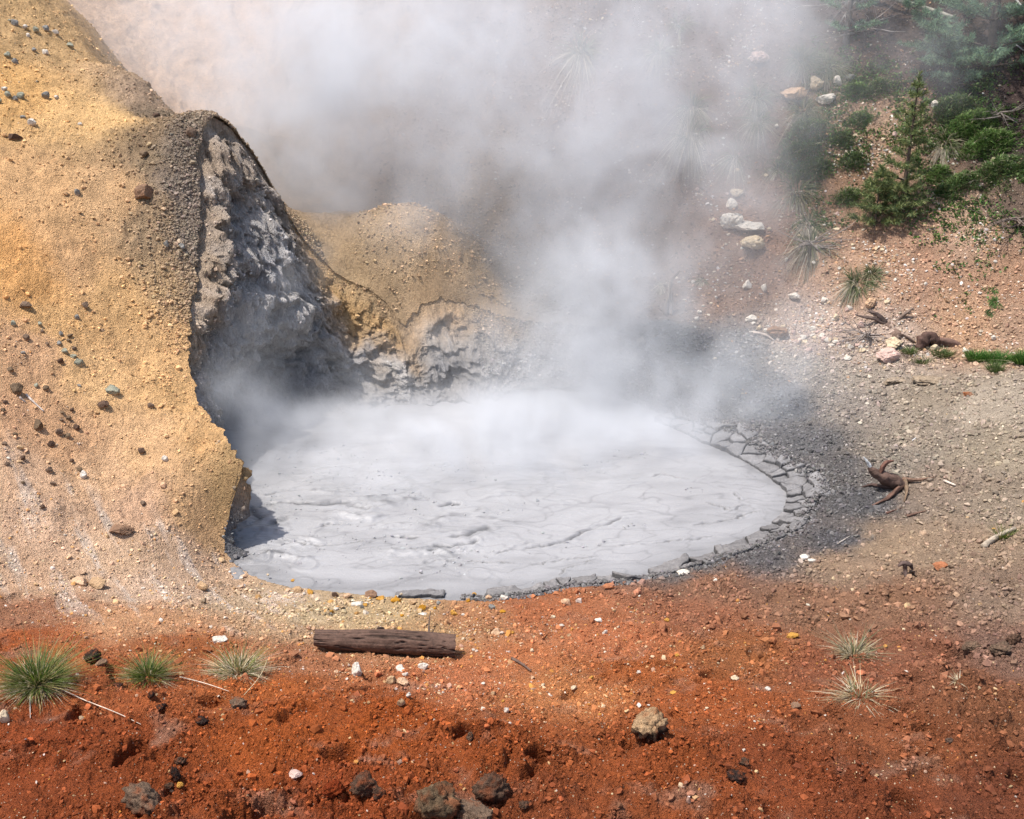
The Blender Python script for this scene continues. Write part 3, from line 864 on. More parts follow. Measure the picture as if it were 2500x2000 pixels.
def jit(c, n, a=.22):
    return c * np.exp(ns.normal(0, 1, n) * a)[:, None] * (1 + ns.normal(0, .022, (n, 3)))


# crumbs: the soil's own colour, most where it is broken up
x, y = candidates(680000, -8.5, 8, 4.0, 16.5)
sv = soil(x, y)
m2 = sst(-.25, .35, fbm(x * 3.1 + 9, y * 3.1, o=3)); m1 = sst(-.15, .45, fbm(x * 1.9, y * 1.9, o=3))
p = np.clip(.10 + .75 * sv[:, 4] * (.15 + .85 * m2) * .8 + .12 * sv[:, 3] * m1, 0, 1) * .62
gb = sst(1.7, 1.25, sv[:, 0] / (sv[:, 2] + .01)) * sst(-3.2, -2.2, x)        # the grey splattered bank is all crumbs
p = np.clip(p + .5 * gb + .02 * sst(-2.4, -3.0, x) * sst(-.2, .4, fbm(x * 2.2, y * 2.2 + 9, o=3)), 0, 1)
k = ns.rand(len(x)) < p
x, y, sv = x[k], y[k], sv[k]
size = .0040 * np.exp(np.abs(ns.normal(0, .6, len(x)))) * (1 + .3 * sv[:, 4])
scatter('soil_crumbs', 'loose crumbs of dry soil over the banks of the pool', G_CRUMB, x, y, np.minimum(size * np.clip(np.hypot(x, y) / 6.5, 1, 2.0) * (1 - .35 * gb[k]) * (1 - .35 * sst(-2.2, -3.0, x)), .03), jit(sv[:, :3], len(x), .24 + .12 * gb[k]), (.55, 1.0), .15)
n_crumbs = len(x)

# grey crust crumbled along the lip of the crater and over its wall
th_ = ns.uniform(math.radians(126), math.radians(176), 16000)
rr0, rz0 = rim_f(th_)
off = np.abs(ns.normal(0, .28, 16000)) + .01
x, y = C0[0] + np.cos(th_) * (rr0 + off), C0[1] + np.sin(th_) * (rr0 + off)
k = ns.rand(16000) < np.clip(1.1 - off * 1.2, 0, 1) * sst(math.radians(176), math.radians(158), th_)
x, y = x[k], y[k]; sv = soil(x, y)
scatter('crust_lumps', 'grey crusted lumps along the lip of the crater', G_CRUMB, x, y, np.minimum(.0048 * np.exp(np.abs(ns.normal(0, .65, len(x)))), .024), jit(sv[:, :3] * .8 + lin((128, 124, 118))[None] * .2, len(x), .2), (.6, 1.0), .2)

# the same grit on the crater's own slopes, thick on the right, crusty on the left
gg, dg = tf, deg
pw = ((dg > 14) & (dg < 100)) * sst(.85, .6, gg) * .55 + ((dg > 118) & (dg < 186)) * sst(.75, .1, gg) * .16 + ((dg > 192) & (dg < 216)) * .10 * sst(1, .8, gg)
k = np.nonzero(ns.rand(len(gg)) < pw)[0]
scatter('wall_grit', 'grey grit and crust clinging to the crater wall', G_CRUMB, xw[k], yw[k], np.minimum(.0055 * np.exp(np.abs(ns.normal(0, .6, len(k)))), .026), jit(wc[k], len(k), .3), (.6, 1.0), .3, z=zz[k])

# beads of mud thrown about the restless left half of the pool
n = 3000
x, y = ns.uniform(-3.0, 2.6, n), ns.uniform(8.3, 11.4, n)
e_, = edge_f(np.arctan2(y - C0[1], x - C0[0]))
k = (np.hypot(x - C0[0], y - C0[1]) < e_ - .1) & (fbm(x * 1.4 + 4, y * 2.4, o=3) > .14 + .10 * x)
x, y = x[k], y[k]
ix = np.clip(((x - gx[0]) / (gx[1] - gx[0])).astype(int), 0, nx - 1); iy = np.clip(((y - gy[0]) / (gy[1] - gy[0])).astype(int), 0, ny - 1)
scatter('mud_splashes', 'small beads and splashes of wet mud on the pool', G_CRUMB, x, y, np.minimum(.0045 * np.exp(np.abs(ns.normal(0, .6, len(x)))), .02), jit(np.repeat(lin((205, 203, 203))[None] * .78, len(x), 0), len(x), .12), (.4, .8), .25, z=zp[iy * nx + ix])

# pale chips: gravel on the tan bank, specks on the red soil
x, y = candidates(420000, -7.5, 8, 4.0, 13.4)
sv = soil(x, y)
pt = sst(-.25, .5, fbm(x * 2.4 + 50, y * 2.4, o=4))
redk = 1 - .6 * sst(2.2, 3.5, sv[:, 0] / (sv[:, 1] + .01))
k = ns.rand(len(x)) < np.clip(sv[:, 5] * (.05 + .75 * pt) * .5 * redk, 0, 1)
x, y, sv = x[k], y[k], sv[k]
tint = lin(np.array([(226, 200, 160), (206, 170, 120), (232, 222, 205), (214, 150, 70), (180, 150, 128), (222, 190, 140)]))[ns.randint(0, 6, len(x))] * .62
tint = tint * .75 + sv[:, :3] * .25 * SOIL_K
scatter('gravel', 'pale gravel chips strewn over the tan and red soil', G_CHIP, x, y, .0042 * np.exp(np.abs(ns.normal(0, .6, len(x)))), jit(tint, len(x), .18), (.4, .8), .2)
n_chips = len(x)

# white chips and rubble on the hillside behind
x = ns.uniform(-2, 9, 150000); y = ns.uniform(12.3, 19, 150000)
d, _ = in_rim(x, y); k = (d > .15) & (x < .52 * y)
x, y = x[k], y[k]; sv = soil(x, y)
pt = sst(-.3, .45, fbm(x * 1.3 + 5, y * 1.3, o=4))
k = ns.rand(len(x)) < np.clip(sv[:, 5] * (.04 + .8 * pt ** 2) * .5, 0, 1)
x, y, sv = x[k], y[k], sv[k]
tint = lin(np.array([(232, 216, 192), (214, 184, 150), (236, 230, 220), (206, 160, 118)]))[ns.randint(0, 4, len(x))] * .6
tint = tint * .8 + sv[:, :3] * .2 * SOIL_K
scatter('hillside_gravel', 'white stone chips littering the brown hillside', G_CHIP, x, y, np.minimum(.009 * np.exp(np.abs(ns.normal(0, .55, len(x)))), .026), jit(tint, len(x), .15), (.4, .8), .2)
x = ns.uniform(-2, 9, 120000); y = ns.uniform(12.3, 19, 120000)
d, _ = in_rim(x, y); k = (d > .1) & (x < .52 * y) & (ns.rand(len(x)) < .3 + .3 * fbm(x * 2, y * 2, o=3))
x, y = x[k], y[k]; sv = soil(x, y)
scatter('hillside_crumbs', 'brown soil crumbs on the steep hillside', G_CRUMB, x, y, np.minimum(.008 * np.exp(np.abs(ns.normal(0, .6, len(x)))), .022), jit(sv[:, :3], len(x), .28), (.5, .9), .2)
print('SCATTER', n_crumbs, n_chips)


# ------------------------------------------------------------------ helpers for the things that stand and lie about
def px(x, y):
    return x * .8624, y * .8624                                # 2500-wide picture -> the units of ray()


def ground_at(x, y):
    """world point of the land seen at a picture point, and the length of one picture pixel there"""
    u, v = px(x, y)
    p0 = on_land(u, v)
    d = ray(u, v)
    t0 = p0[1] / d[1]
    t = t0 + np.linspace(-.5, .35, 120)
    q = np.array((0, 0, CAM_H))[None] + t[:, None] * d[None]
    h, _ = height(q[:, 0], q[:, 1])
    i = int(np.argmax(q[:, 2] < h))
    if i == 0:
        i = 70
    p = q[i]; p[2] = h[i]
    return p, float(np.linalg.norm(p - np.array((0, 0, CAM_H)))) / FPX * .8624


def z_at(x, y):
    h, _ = height(np.array([x, x]), np.array([y, y]))
    return float(h[0])


_bm = bmesh.new(); bmesh.ops.create_icosphere(_bm, subdivisions=4, radius=1.0)
ICO = np.array([v.co[:] for v in _bm.verts]); ICOF = [[v.index for v in f.verts] for f in _bm.faces]; _bm.free()
_bm = bmesh.new(); bmesh.ops.create_icosphere(_bm, subdivisions=3, radius=1.0)
ICO3 = np.array([v.co[:] for v in _bm.verts]); ICOF3 = [[v.index for v in f.verts] for f in _bm.faces]; _bm.free()


def attr_material(name, rough, spec, k1, k2, s1, s2, bd, stretch=None):
    m, t, b, L = new_mat(name, rough, spec)
    v = coords(t, L)
    if stretch:
        mp = t.nodes.new('ShaderNodeMapping'); mp.inputs['Scale'].default_value = stretch; L.new(v, mp.inputs[0]); v = mp.outputs[0]
    at = t.nodes.new('ShaderNodeAttribute'); at.attribute_name = 'soil'
    n1 = noise_n(t, L, v, s1, 5, .65); n2 = noise_n(t, L, v, s2, 5, .7)
    c = mixc(t, L, 1.0, at.outputs['Color'], ramp(t, L, n1, [(.3, 1 - k1), (.7, 1 + k1)]), 'MULTIPLY')
    c = mixc(t, L, 1.0, c, ramp(t, L, n2, [(.3, 1 - k2), (.7, 1 + k2)]), 'MULTIPLY')
    L.new(c, b.inputs['Base Color'])
    bump(t, L, b, (n1, bd), (n2, bd * .5))
    return m


M_STONE = attr_material('stone', .85, .25, .2, .2, 14, 60, .012)
M_CLOD = attr_material('dried_clod', .95, .1, .3, .3, 16, 70, .03)
M_WOOD = attr_material('weathered_wood', .8, .25, .3, .3, 9, 40, .012)
M_PLATE = attr_material('dry_mud', .9, .15, .2, .22, 9, 45, .016)


def grass_mat(name):
    m, t, b, L = new_mat(name, .6, .3)
    at = t.nodes.new('ShaderNodeAttribute'); at.attribute_name = 'soil'
    L.new(at.outputs['Color'], b.inputs['Base Color'])
    tr = t.nodes.new('ShaderNodeBsdfTranslucent'); L.new(at.outputs['Color'], tr.inputs[0])
    mx = t.nodes.new('ShaderNodeMixShader'); mx.inputs[0].default_value = .3
    out = t.nodes['Material Output']
    L.new(b.outputs[0], mx.inputs[1]); L.new(tr.outputs[0], mx.inputs[2]); L.new(mx.outputs[0], out.inputs[0])
    return m


M_GRASS = grass_mat('grass_blade')
M_NEEDLE = grass_mat('pine_needle')


def poly_mesh(name, verts, faces, mat, col, smooth=True):
    me = bpy.data.meshes.new(name)
    me.from_pydata([tuple(v) for v in verts], [], [tuple(f) for f in faces])
    me.polygons.foreach_set('use_smooth', np.full(len(me.polygons), smooth))
    me.materials.append(mat)
    c = np.asarray(col, float)
    if c.ndim == 1:
        c = np.repeat(c[None], len(verts), 0)
    shade_attr(me, c)
    me.update()
    return me


def thing(name, label, cat, loc=(0, 0, 0), rz=0, group=None):
    o = bpy.data.objects.new(name, None); COL.objects.link(o)
    o.location = loc; o.rotation_euler = (0, 0, rz); o.empty_display_size = .1
    o['label'] = label; o['category'] = cat
    if group:
        o['group'] = group
    return o


def rock_verts(seed, cuts=9, lump=.35, fine=.1, hi=True):
    r = np.random.RandomState(seed)
    P = (ICO if hi else ICO3).copy()
    o = r.uniform(0, 50, 3)
    P *= (1 + lump * fbm(P[:, 0] * .9 + o[0], P[:, 1] * .9 + o[1], P[:, 2] * .9 + o[2], 3))[:, None]
    for _ in range(cuts):
        n = r.normal(size=3); n /= np.linalg.norm(n)
        dd = P @ n
        k = r.uniform(.5, .85)
        P -= np.clip(dd - k, 0, None)[:, None] * n[None] * .92
    P *= (1 + fine * fbm(P[:, 0] * 4 + o[0], P[:, 1] * 4 + o[1], P[:, 2] * 4, 4))[:, None]
    P /= np.abs(P).max(0)[None]
    return P


HUE = dict(bench=(186, 164, 138), white=(238, 226, 208), cream=(232, 208, 172), peach=(226, 186, 148), tan=(200, 164, 124), ochre=(212, 156, 70), gold=(206, 146, 40), grey=(150, 146, 138), green=(166, 164, 142),
           dark=(104, 80, 64), black=(66, 52, 46), brown=(150, 116, 90), pink=(222, 188, 172), orange=(192, 124, 84), olive=(124, 102, 78), red=(140, 60, 28), ash=(134, 110, 90))
_seed = [100]


def stone(x, y, wp, hp, hue, label=None, group=None, name='stone', cat='stone', clod=False, sink=.22, low_hue=None, rot=None, deep=None, cuts=9):
    _seed[0] += 1
    p, s = ground_at(x, y + hp * .32)
    P = rock_verts(_seed[0], (cuts + (6 if group == 'white stones on the hillside' else 0)) if not clod else 5, .4 if not clod else .7, (.30 if group == 'white stones on the hillside' else .16) if not clod else .42, hi=(wp > 30 or clod))
    if clod:
        P *= (1 + .30 * (.5 - np.abs(fbm(P[:, 0] * 4, P[:, 1] * 4, P[:, 2] * 4 + _seed[0], 4, .65)) * 1.6))[:, None]
    a = rnd.uniform(-.5, .5) if rot is None else rot
    sx, sz = wp * s * .5, hp * s * .62
    sy = sx * rnd.uniform(.6, .95) if deep is None else deep * s * .5
    P = P * np.array((sx, sy, sz))
    ca, sa = math.cos(a), math.sin(a)
    P = np.stack([P[:, 0] * ca - P[:, 1] * sa, P[:, 0] * sa + P[:, 1] * ca, P[:, 2]], 1)
    c = lin(HUE[hue]) * .62
    cc = np.repeat(c[None], len(P), 0)
    q = P / max(sx, 1e-6)
    cc = cc * (1 + .35 * fbm(q[:, 0] * 2, q[:, 1] * 2, q[:, 2] * 2 + _seed[0], 3))[:, None]
    if low_hue:
        k = sst(.25, -.25, P[:, 2] / sz + .5 * fbm(q[:, 0] * 2.5, q[:, 1] * 2.5, q[:, 2] * 2.5, 3))[:, None]
        cc = cc * (1 - k) + lin(HUE[low_hue])[None] * .5 * k
    dust = sst(-.2, -.7, P[:, 2] / sz) * .45
    if clod:
        dust = np.clip(dust + .55 * sst(-.05, .35, fbm(q[:, 0] * 1.8, q[:, 1] * 1.8, q[:, 2] * 1.8 + 5 + _seed[0], 3)), 0, .85)
    dust = dust[:, None]
    cc = cc * (1 - dust) + soil(np.array([p[0]]), np.array([p[1]]))[0, :3][None] * SOIL_K * dust
    me = poly_mesh(name, P, ICOF if (wp > 30 or clod) else ICOF3, M_CLOD if clod else M_STONE, cc, clod)
    o = link(name, me, loc=(p[0], p[1], p[2] + sz * (1 - 2 * sink) * .9))
    o['label'] = label; o['category'] = cat
    if group:
        o['group'] = group
    return o


def tube(pts, rad, sides=8, rough=.12, seed=0, sub=4, cap=True):
    """bent tapering limb; returns verts, faces"""
    pts = np.asarray(pts, float); rad = np.asarray(rad, float)
    n = (len(pts) - 1) * sub + 1
    ti = np.linspace(0, len(pts) - 1, n)
    k = np.arange(len(pts))
    c = np.stack([np.interp(ti, k, pts[:, i]) for i in range(3)], 1)
    if len(pts) > 2:                                           # round the bends
        for _ in range(sub):
            c[1:-1] = .25 * c[:-2] + .5 * c[1:-1] + .25 * c[2:]
    r = np.interp(ti, k, rad)
    T = np.gradient(c, axis=0); T /= np.linalg.norm(T, axis=1)[:, None] + 1e-9
    ref = np.array((0, 0, 1.0)) if abs(T[0, 2]) < .9 else np.array((1.0, 0, 0))
    A = np.cross(T, ref); A /= np.linalg.norm(A, axis=1)[:, None] + 1e-9
    B = np.cross(A, T)
    an = np.linspace(0, 2 * math.pi, sides, endpoint=False)
    rr = r[:, None] * (1 + rough * pn(np.cos(an)[None] * 1.7 + seed, np.sin(an)[None] * 1.7 + 0 * ti[:, None], ti[:, None] * 1.3 + seed))
    V = c[:, None] + A[:, None] * (np.cos(an)[None] * rr)[..., None] + B[:, None] * (np.sin(an)[None] * rr)[..., None]
    V = V.reshape(-1, 3)
    Fs = [(i * sides + j, i * sides + (j + 1) % sides, (i + 1) * sides + (j + 1) % sides, (i + 1) * sides + j) for i in range(n - 1) for j in range(sides)]
    if cap:
        Fs.append(tuple(range(sides))[::-1]); Fs.append(tuple((n - 1) * sides + j for j in range(sides)))
    return V, Fs


def merge(parts):
    V, F_, o = [], [], 0
    for v, f in parts:
        V.append(v); F_ += [tuple(i + o for i in q) for q in f]; o += len(v)
    return np.vstack(V), F_


def blades(n, rad, length, width, lean, droop, cols, r, down=(0, 0, 0), seg=4, inner=0.0, spread=1.0):
    """n grass blades rising from a disc; returns verts, faces, colours"""
    a = r.uniform(0, 2 * math.pi, n)
    b0 = rad * np.sqrt(r.uniform(inner, 1, n))
    base = np.stack([np.cos(a) * b0, np.sin(a) * b0 * .8, np.zeros(n)], 1)
    a2 = a + r.normal(0, .5, n)
    out = np.stack([np.cos(a2), np.sin(a2), np.zeros(n)], 1)
    Ln = length * r.uniform(.55, 1.15, n)
    le = lean * np.clip(.25 + .75 * b0 / max(rad, 1e-6) + r.normal(0, .25, n), 0, 1.6) * spread
    dr = droop * r.uniform(.5, 1.4, n)
    t = np.linspace(0, 1, seg + 1)
    side = np.stack([-np.sin(a2), np.cos(a2), np.zeros(n)], 1)
    tw = r.normal(0, .7, n)
    side = side * np.cos(tw)[:, None] + out * np.sin(tw)[:, None]
    ctr = base[:, None] + out[:, None] * (Ln * le)[:, None, None] * (t + .5 * t * t)[None, :, None]
    ctr = ctr + np.array((0, 0, 1.0)) * (Ln[:, None] * (t[None] / np.sqrt(1 + le[:, None] ** 2) - dr[:, None] * t[None] ** 2))[..., None]
    ctr = ctr + np.array(down)[None, None] * (Ln[:, None] * t[None] ** 1.6)[..., None]
    wd = width * r.uniform(.6, 1.2, n)[:, None] * (1 - .92 * t[None] ** 1.3)
    Lf, Rt = ctr - side[:, None] * wd[..., None], ctr + side[:, None] * wd[..., None]
    V = np.stack([Lf, Rt], 2).reshape(-1, 3)
    k = np.arange(n)[:, None] * (2 * (seg + 1)) + np.arange(seg)[None] * 2
    k = k.ravel()
    Fs = np.stack([k, k + 1, k + 3, k + 2], 1)
    ci = r.randint(0, len(cols), n)
    cb = lin(np.asarray(cols, float))[ci] * np.exp(r.normal(0, .2, n))[:, None]
    C_ = np.repeat(cb, 2 * (seg + 1), 0)
    return V, Fs, C_


def blade_obj(name, parent, args, down=(0, 0, 0), slope=None, **kw):
    V, Fs, C_ = blades(*args, down=down, **kw)
    if slope is not None:
        V[:, 2] += V[:, 1] * slope
    me = grid_mesh(name, V, Fs, M_GRASS)
    shade_attr(me, C_ * .8)
    o = link(name, me, parent=parent, kind='stuff')
    return o


GREEN = [(66, 92, 28), (88, 112, 36), (110, 124, 48), (56, 80, 28), (140, 132, 76), (168, 150, 100)]
DRY = [(206, 190, 156), (188, 168, 132), (222, 208, 180), (160, 138, 104), (196, 172, 128)]
DULL = [(120, 116, 84), (96, 104, 66), (146, 136, 108), (84, 96, 58)]
DEEP = [(70, 92, 50), (84, 104, 56), (98, 114, 64), (62, 82, 46)]
MAT = [(82, 110, 52), (96, 122, 60), (72, 98, 48), (112, 128, 74)]


def tuft(x, y, wp, hp, ng, nd, label, group=None, green=GREEN, dry=DRY, name='grass_tuft', cat='grass tuft', seed=1, lean=.55, dlean=1.1, slope=0.0, down=(0, 0, 0), bw=.0035, ddroop=.35):
    r = np.random.RandomState(seed * 7 + 3)
    p, s = ground_at(x, y)
    t = thing(name, label, cat, (p[0], p[1], p[2] - .01), 0, group)
    R = wp * s * .5; H = hp * s * 1.15
    if nd:
        blade_obj('dry_blades', t, (nd, R * .42, max(R * .75, H * .6), bw, dlean, ddroop, dry, r), down=down, slope=slope)
    if ng:
        blade_obj('green_blades', t, (ng, R * .45, H, bw, lean, .12, green, r), down=tuple(np.array(down) * .4), slope=slope)
    return t


def spread(x, y, wp, hp, n, length, cols, label, group, seed, name='low_shrub', cat='low shrub', dry=0, bw=.006):
    """a low rounded shrub or mat: short blades rooted all over an area of the slope"""
    r = np.random.RandomState(seed)
    p, s = ground_at(x, y)
    q, _ = ground_at(x, y - hp * .45); q2, _ = ground_at(x, y + hp * .45)
    t = thing(name, label, cat, tuple(p), 0, group)
    ry = max(.12, math.hypot(q[1] - q2[1], q[2] - q2[2]) * .42)
    for nm, cnt, cc, ll in (('green_blades', n, cols, length), ('dry_blades', dry, DULL + [(150, 138, 116), (172, 160, 138)], length * 1.5)):
        if not cnt:
            continue
        V, Fs, C_ = blades(cnt, 1e-3, ll, bw, .9, .15, cc, r, down=(0, -.3, -.3))
        k = 10
        a = r.uniform(0, 6.283, cnt); rr = np.sqrt(r.uniform(0, 1, cnt)) * (1 + .25 * np.sin(a * 3 + seed) + .15 * np.sin(a * 7 + seed))
        rr = rr * (.72 + .75 * np.clip(fbm(np.cos(a) * 1.6 + seed, np.sin(a) * 1.6, o=3) + .3, -.2, 1)) * np.where(r.rand(cnt) < .2, 1.45, 1.0)
        bx, by = np.cos(a) * rr * wp * s * .5, np.sin(a) * rr * ry
        rr = np.minimum(rr, 1)
        h, _ = height(p[0] + bx, p[1] + by)
        dome = np.clip(1 - rr * rr, 0, 1) * min(.3 * wp * s, .22)
        off = np.stack([bx, by, h - p[2] + dome * r.uniform(.2, 1, cnt) - .01], 1)
        V = V + np.repeat(off, len(V) // cnt, 0)
        C_ = C_ * 1.6 * np.repeat(.55 + .75 * np.clip(fbm(bx * 7 + seed, by * 7, o=3) + .5, 0, 1), len(V) // cnt)[:, None]
        me = grid_mesh(nm, V, Fs, M_GRASS); shade_attr(me, C_ * .8)
        link(nm, me, parent=t, kind='stuff')
    return t


def stem(points, r0, r1, hue, name, label, cat, group=None, sides=6, lift=.012, mat=None):
    """a stalk or stick lying along picture points on the land"""
    pts = []
    for q in points:
        p, s = ground_at(q[0], q[1])
        p = p.copy(); p[2] += lift + (q[2] if len(q) > 2 else 0); pts.append(p)
    o0 = pts[0].copy()
    V, F_ = tube(np.array(pts) - o0, np.linspace(r0, r1, len(pts)), sides, .25, rnd.randint(0, 99), 4)
    c = lin(hue) * .75
    cc = np.repeat(c[None], len(V), 0) * (1 + .4 * fbm(V[:, 0] * 9, V[:, 1] * 9, V[:, 2] * 9, 2))[:, None]
    o = link(name, poly_mesh(name, V, F_, mat or M_WOOD, cc), loc=tuple(o0))
    o['label'] = label; o['category'] = cat
    if group:
        o['group'] = group
    return o


# ------------------------------------------------------------------ cracked mud plates along the shore, pieces of the ground
GROUND = bpy.data.objects['ground']
thd = np.linspace(0, 2 * math.pi, 2881)
_e, = edge_f(thd)
ex, ey = C0[0] + np.cos(thd) * _e, C0[1] + np.sin(thd) * _e


def theta_of(u, v):
    return polar(W(u, v, z=0))[0]


def shore_z(x, y):
    d, rz_ = in_rim(np.array([x]), np.array([y]))
    th = math.atan2(y - C0[1], x - C0[0])
    e, = edge_f(np.array([th])); r = math.hypot(x - C0[0], y - C0[1])
    rr, rz2 = rim_f(np.array([th]))
    if r < rr[0]:
        return float(rz2[0] * np.clip((r - e[0]) / max(rr[0] - e[0], .02), 0, 1))
    return z_at(x, y)


ta, tb = theta_of(640, 1234) - 2 * math.pi, theta_of(1385, 885)
prm = np.linspace(ta, tb, 1400)
er_, = edge_f(prm)
sx_, sy_ = C0[0] + np.cos(prm) * er_, C0[1] + np.sin(prm) * er_
arc = np.concatenate([[0], np.cumsum(np.hypot(np.diff(sx_), np.diff(sy_)))])
Ltot = arc[-1]
tx_, ty_ = np.gradient(sx_), np.gradient(sy_)
ln_ = np.hypot(tx_, ty_); nx_, ny_ = ty_ / ln_, -tx_ / ln_          # outward
for _k in range(1):
    ker = np.hanning(61); ker /= ker.sum()
    nx_ = np.convolve(np.pad(nx_, 30, 'edge'), ker, 'valid'); ny_ = np.convolve(np.pad(ny_, 30, 'edge'), ker, 'valid')
s1, s2, s3 = [float(np.interp(theta_of(u, v) - (2 * math.pi if theta_of(u, v) > 3 else 0), prm, arc)) for u, v in ((1060, 1245), (1500, 1168), (1665, 1060))]


def band(s):
    return (.72 + .75 * float(np.clip(fbm(np.array([s * 1.9]), np.array([3.3]), o=3)[0] + .3, 0, .9))) * float(np.interp(s, [0, s1 * .6, s1, s2, s3, Ltot], [.06, .07, .19, .24, .34, .27]))


def to_world(s, n):
    return (np.interp(s, arc, sx_) + np.interp(s, arc, nx_) * n, np.interp(s, arc, sy_) + np.interp(s, arc, ny_) * n)


seeds = []
s = 0.0
while s < Ltot:
    wdt = band(s)
    rows = max(1, int(round(wdt / .11)))
    step = .17 if s < s2 else .13
    for k in range(rows):
        if s < s1 * .85 and rnd.random() < .45:
            continue
        if k == rows - 1 and rows > 1 and rnd.random() < .4:
            continue
        if rnd.random() < .28:
            continue
        seeds.append((s + rnd.uniform(-.5, .5) * step + (k % 2) * step * .5, (k + .5 + rnd.uniform(-.38, .38)) * wdt / rows))
    s += step * rnd.uniform(.7, 1.3)
seeds = np.array(seeds)
for i, (s, n) in enumerate(seeds):
    wdt = band(s)
    poly = [np.array(q) for q in ((s - .22, -.04), (s + .22, -.04), (s + .22, wdt), (s - .22, wdt))]
    near = np.argsort(((seeds - seeds[i]) ** 2).sum(1))[1:14]
    for j in near:
        d = seeds[j] - seeds[i]; L_ = np.hypot(*d); nrm = d / L_; off = L_ / 2 - rnd.uniform(.001, .007)
        new = []
        for a, b in zip(poly, poly[1:] + poly[:1]):
            da, db = (a - seeds[i]) @ nrm - off, (b - seeds[i]) @ nrm - off
            if da <= 0:
                new.append(a)
            if da * db < 0:
                new.append(a + (b - a) * da / (da - db))
        poly = new
        if len(poly) < 3:
            break
    if len(poly) < 3:
        continue
    ring = []
    for a, b in zip(poly, poly[1:] + poly[:1]):
        m_ = max(1, int(np.hypot(*(b - a)) / .018))
        for k in range(m_):
            q = a + (b - a) * k / m_
            jx, jy = [.014 * float(fbm(np.array([q[0] * 14 + o_]), np.array([q[1] * 14]), o=3, gain=.7)[0]) for o_ in (0, 9)]
            ring.append((q[0] + jx, q[1] + jy))
    if len(ring) < 6:
        continue
    ring = np.array(ring); cen = ring.mean(0)
    if np.hypot(*(ring - cen).T).max() < .02:
        continue
    wx, wy = to_world(ring[:, 0], ring[:, 1]); cxw, cyw = to_world(cen[0], cen[1])
    z0_ = [max(shore_z(a, b), .0) for a, b in zip(wx, wy)]
    th_k = rnd.uniform(.012, .036)
    tl, td = rnd.gauss(0, .10), rnd.gauss(-.03, .10)
    n_ = len(ring)
    nn = ring[:, 1] - cen[1]; sn = ring[:, 0] - cen[0]
    top = np.array(z0_) * .6 + np.mean(z0_) * .4 + th_k + tl * sn + td * nn
    V = [(a - cxw, b - cyw, z - .06) for a, b, z in zip(wx, wy, np.minimum(np.array(z0_), top))]
    V += [(a - cxw, b - cyw, z - .006) for a, b, z in zip(wx, wy, top)]
    V += [((a - cxw) * .93, (b - cyw) * .93, z + .004) for a, b, z in zip(wx, wy, top)]
    V += [((a - cxw) * .5, (b - cyw) * .5, z * .5 + top.mean() * .5 + .004 - .004) for a, b, z in zip(wx, wy, top)]
    V += [(0, 0, float(top.mean()) - .003)]
    Fc = []
    for lvl in range(3):
        for k in range(n_):
            k2 = (k + 1) % n_
            Fc.append((lvl * n_ + k, lvl * n_ + k2, (lvl + 1) * n_ + k2, (lvl + 1) * n_ + k))
    Fc += [(3 * n_ + k, 3 * n_ + (k + 1) % n_, 4 * n_) for k in range(n_)]
    V = np.array(V)
    bb = rnd.uniform(.85, 1.12)
    f_ = float(np.interp(s, [s2, s3, Ltot], [0, .25, .9]))
    wet = lin((158, 153, 150)) * .50 * (1 - f_) + lin((182, 180, 180)) * .42 * f_
    V2 = V.copy()
    zn = fbm((V2[:, 0] + cxw) * 11, (V2[:, 1] + cyw) * 11, o=3)
    V2[n_:, 2] += .018 * zn[n_:]
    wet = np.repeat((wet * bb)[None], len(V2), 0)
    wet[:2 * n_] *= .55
    wet[2 * n_:] *= (1 + .3 * zn[2 * n_:])[:, None]; bb = 1
    me = poly_mesh('mud_plate', V2, Fc, M_PLATE, wet * bb, True)
    me.polygons.foreach_set('use_smooth', np.array([len(f) == 3 or (f[0] >= 2 * n_) for f in Fc]))
    o = link('mud_plate', me, parent=GROUND, loc=(float(cxw), float(cyw), 0.0))

# grit washed over the back of the plates
n = 5200
s_ = ns.uniform(s1 * .8, Ltot, n); n_ = ns.uniform(.55, 1.35, n)
w_ = np.array([band(q) for q in s_])
gxw, gyw = to_world(s_, n_ * w_)
d_, _ = in_rim(gxw, gyw)
zz_ = np.where(d_ > 0, height(gxw, gyw)[0], np.array([shore_z(a, b) for a, b in zip(gxw, gyw)])) + np.where(n_ < 1, .022, 0)
scatter('shore_grit', 'dark grey grit washed over the outer edge of the mud plates', G_CRUMB, gxw, gyw, np.minimum(.005 * np.exp(np.abs(ns.normal(0, .6, n))), .022), jit(np.repeat(lin((124, 119, 116))[None], n, 0), n, .3), (.6, 1.0), .2, z=zz_)

# ------------------------------------------------------------------ charred log
pa, sa_ = ground_at(770, 1585); pb, sb_ = ground_at(1112, 1598)
ra, rb = 23 * sa_, 28 * sb_
A = pa + np.array((0, .0, ra * .86)); B = pb + np.array((0, .0, rb * .80))
axis = (B - A); Ln = np.linalg.norm(axis); axis /= Ln
sd = np.cross(axis, (0, 0, 1.0)); sd /= np.linalg.norm(sd); up = np.cross(sd, axis)
nl, ns_ = 170, 84
tt = np.linspace(0, 1, nl); an = np.linspace(0, 2 * math.pi, ns_, endpoint=False)
TT_, AN_ = np.meshgrid(tt, an, indexing='ij')
cx_, sx2 = np.cos(AN_), np.sin(AN_)
grain = fbm(cx_ * 5, sx2 * 5, TT_ * 3.2 + .25 * np.sin(AN_ * 2 + TT_ * 6), 4, .6)
crack = np.abs(fbm(cx_ * 2.1 + 7 + .5 * TT_, sx2 * 2.1, TT_ * 1.6, 3))
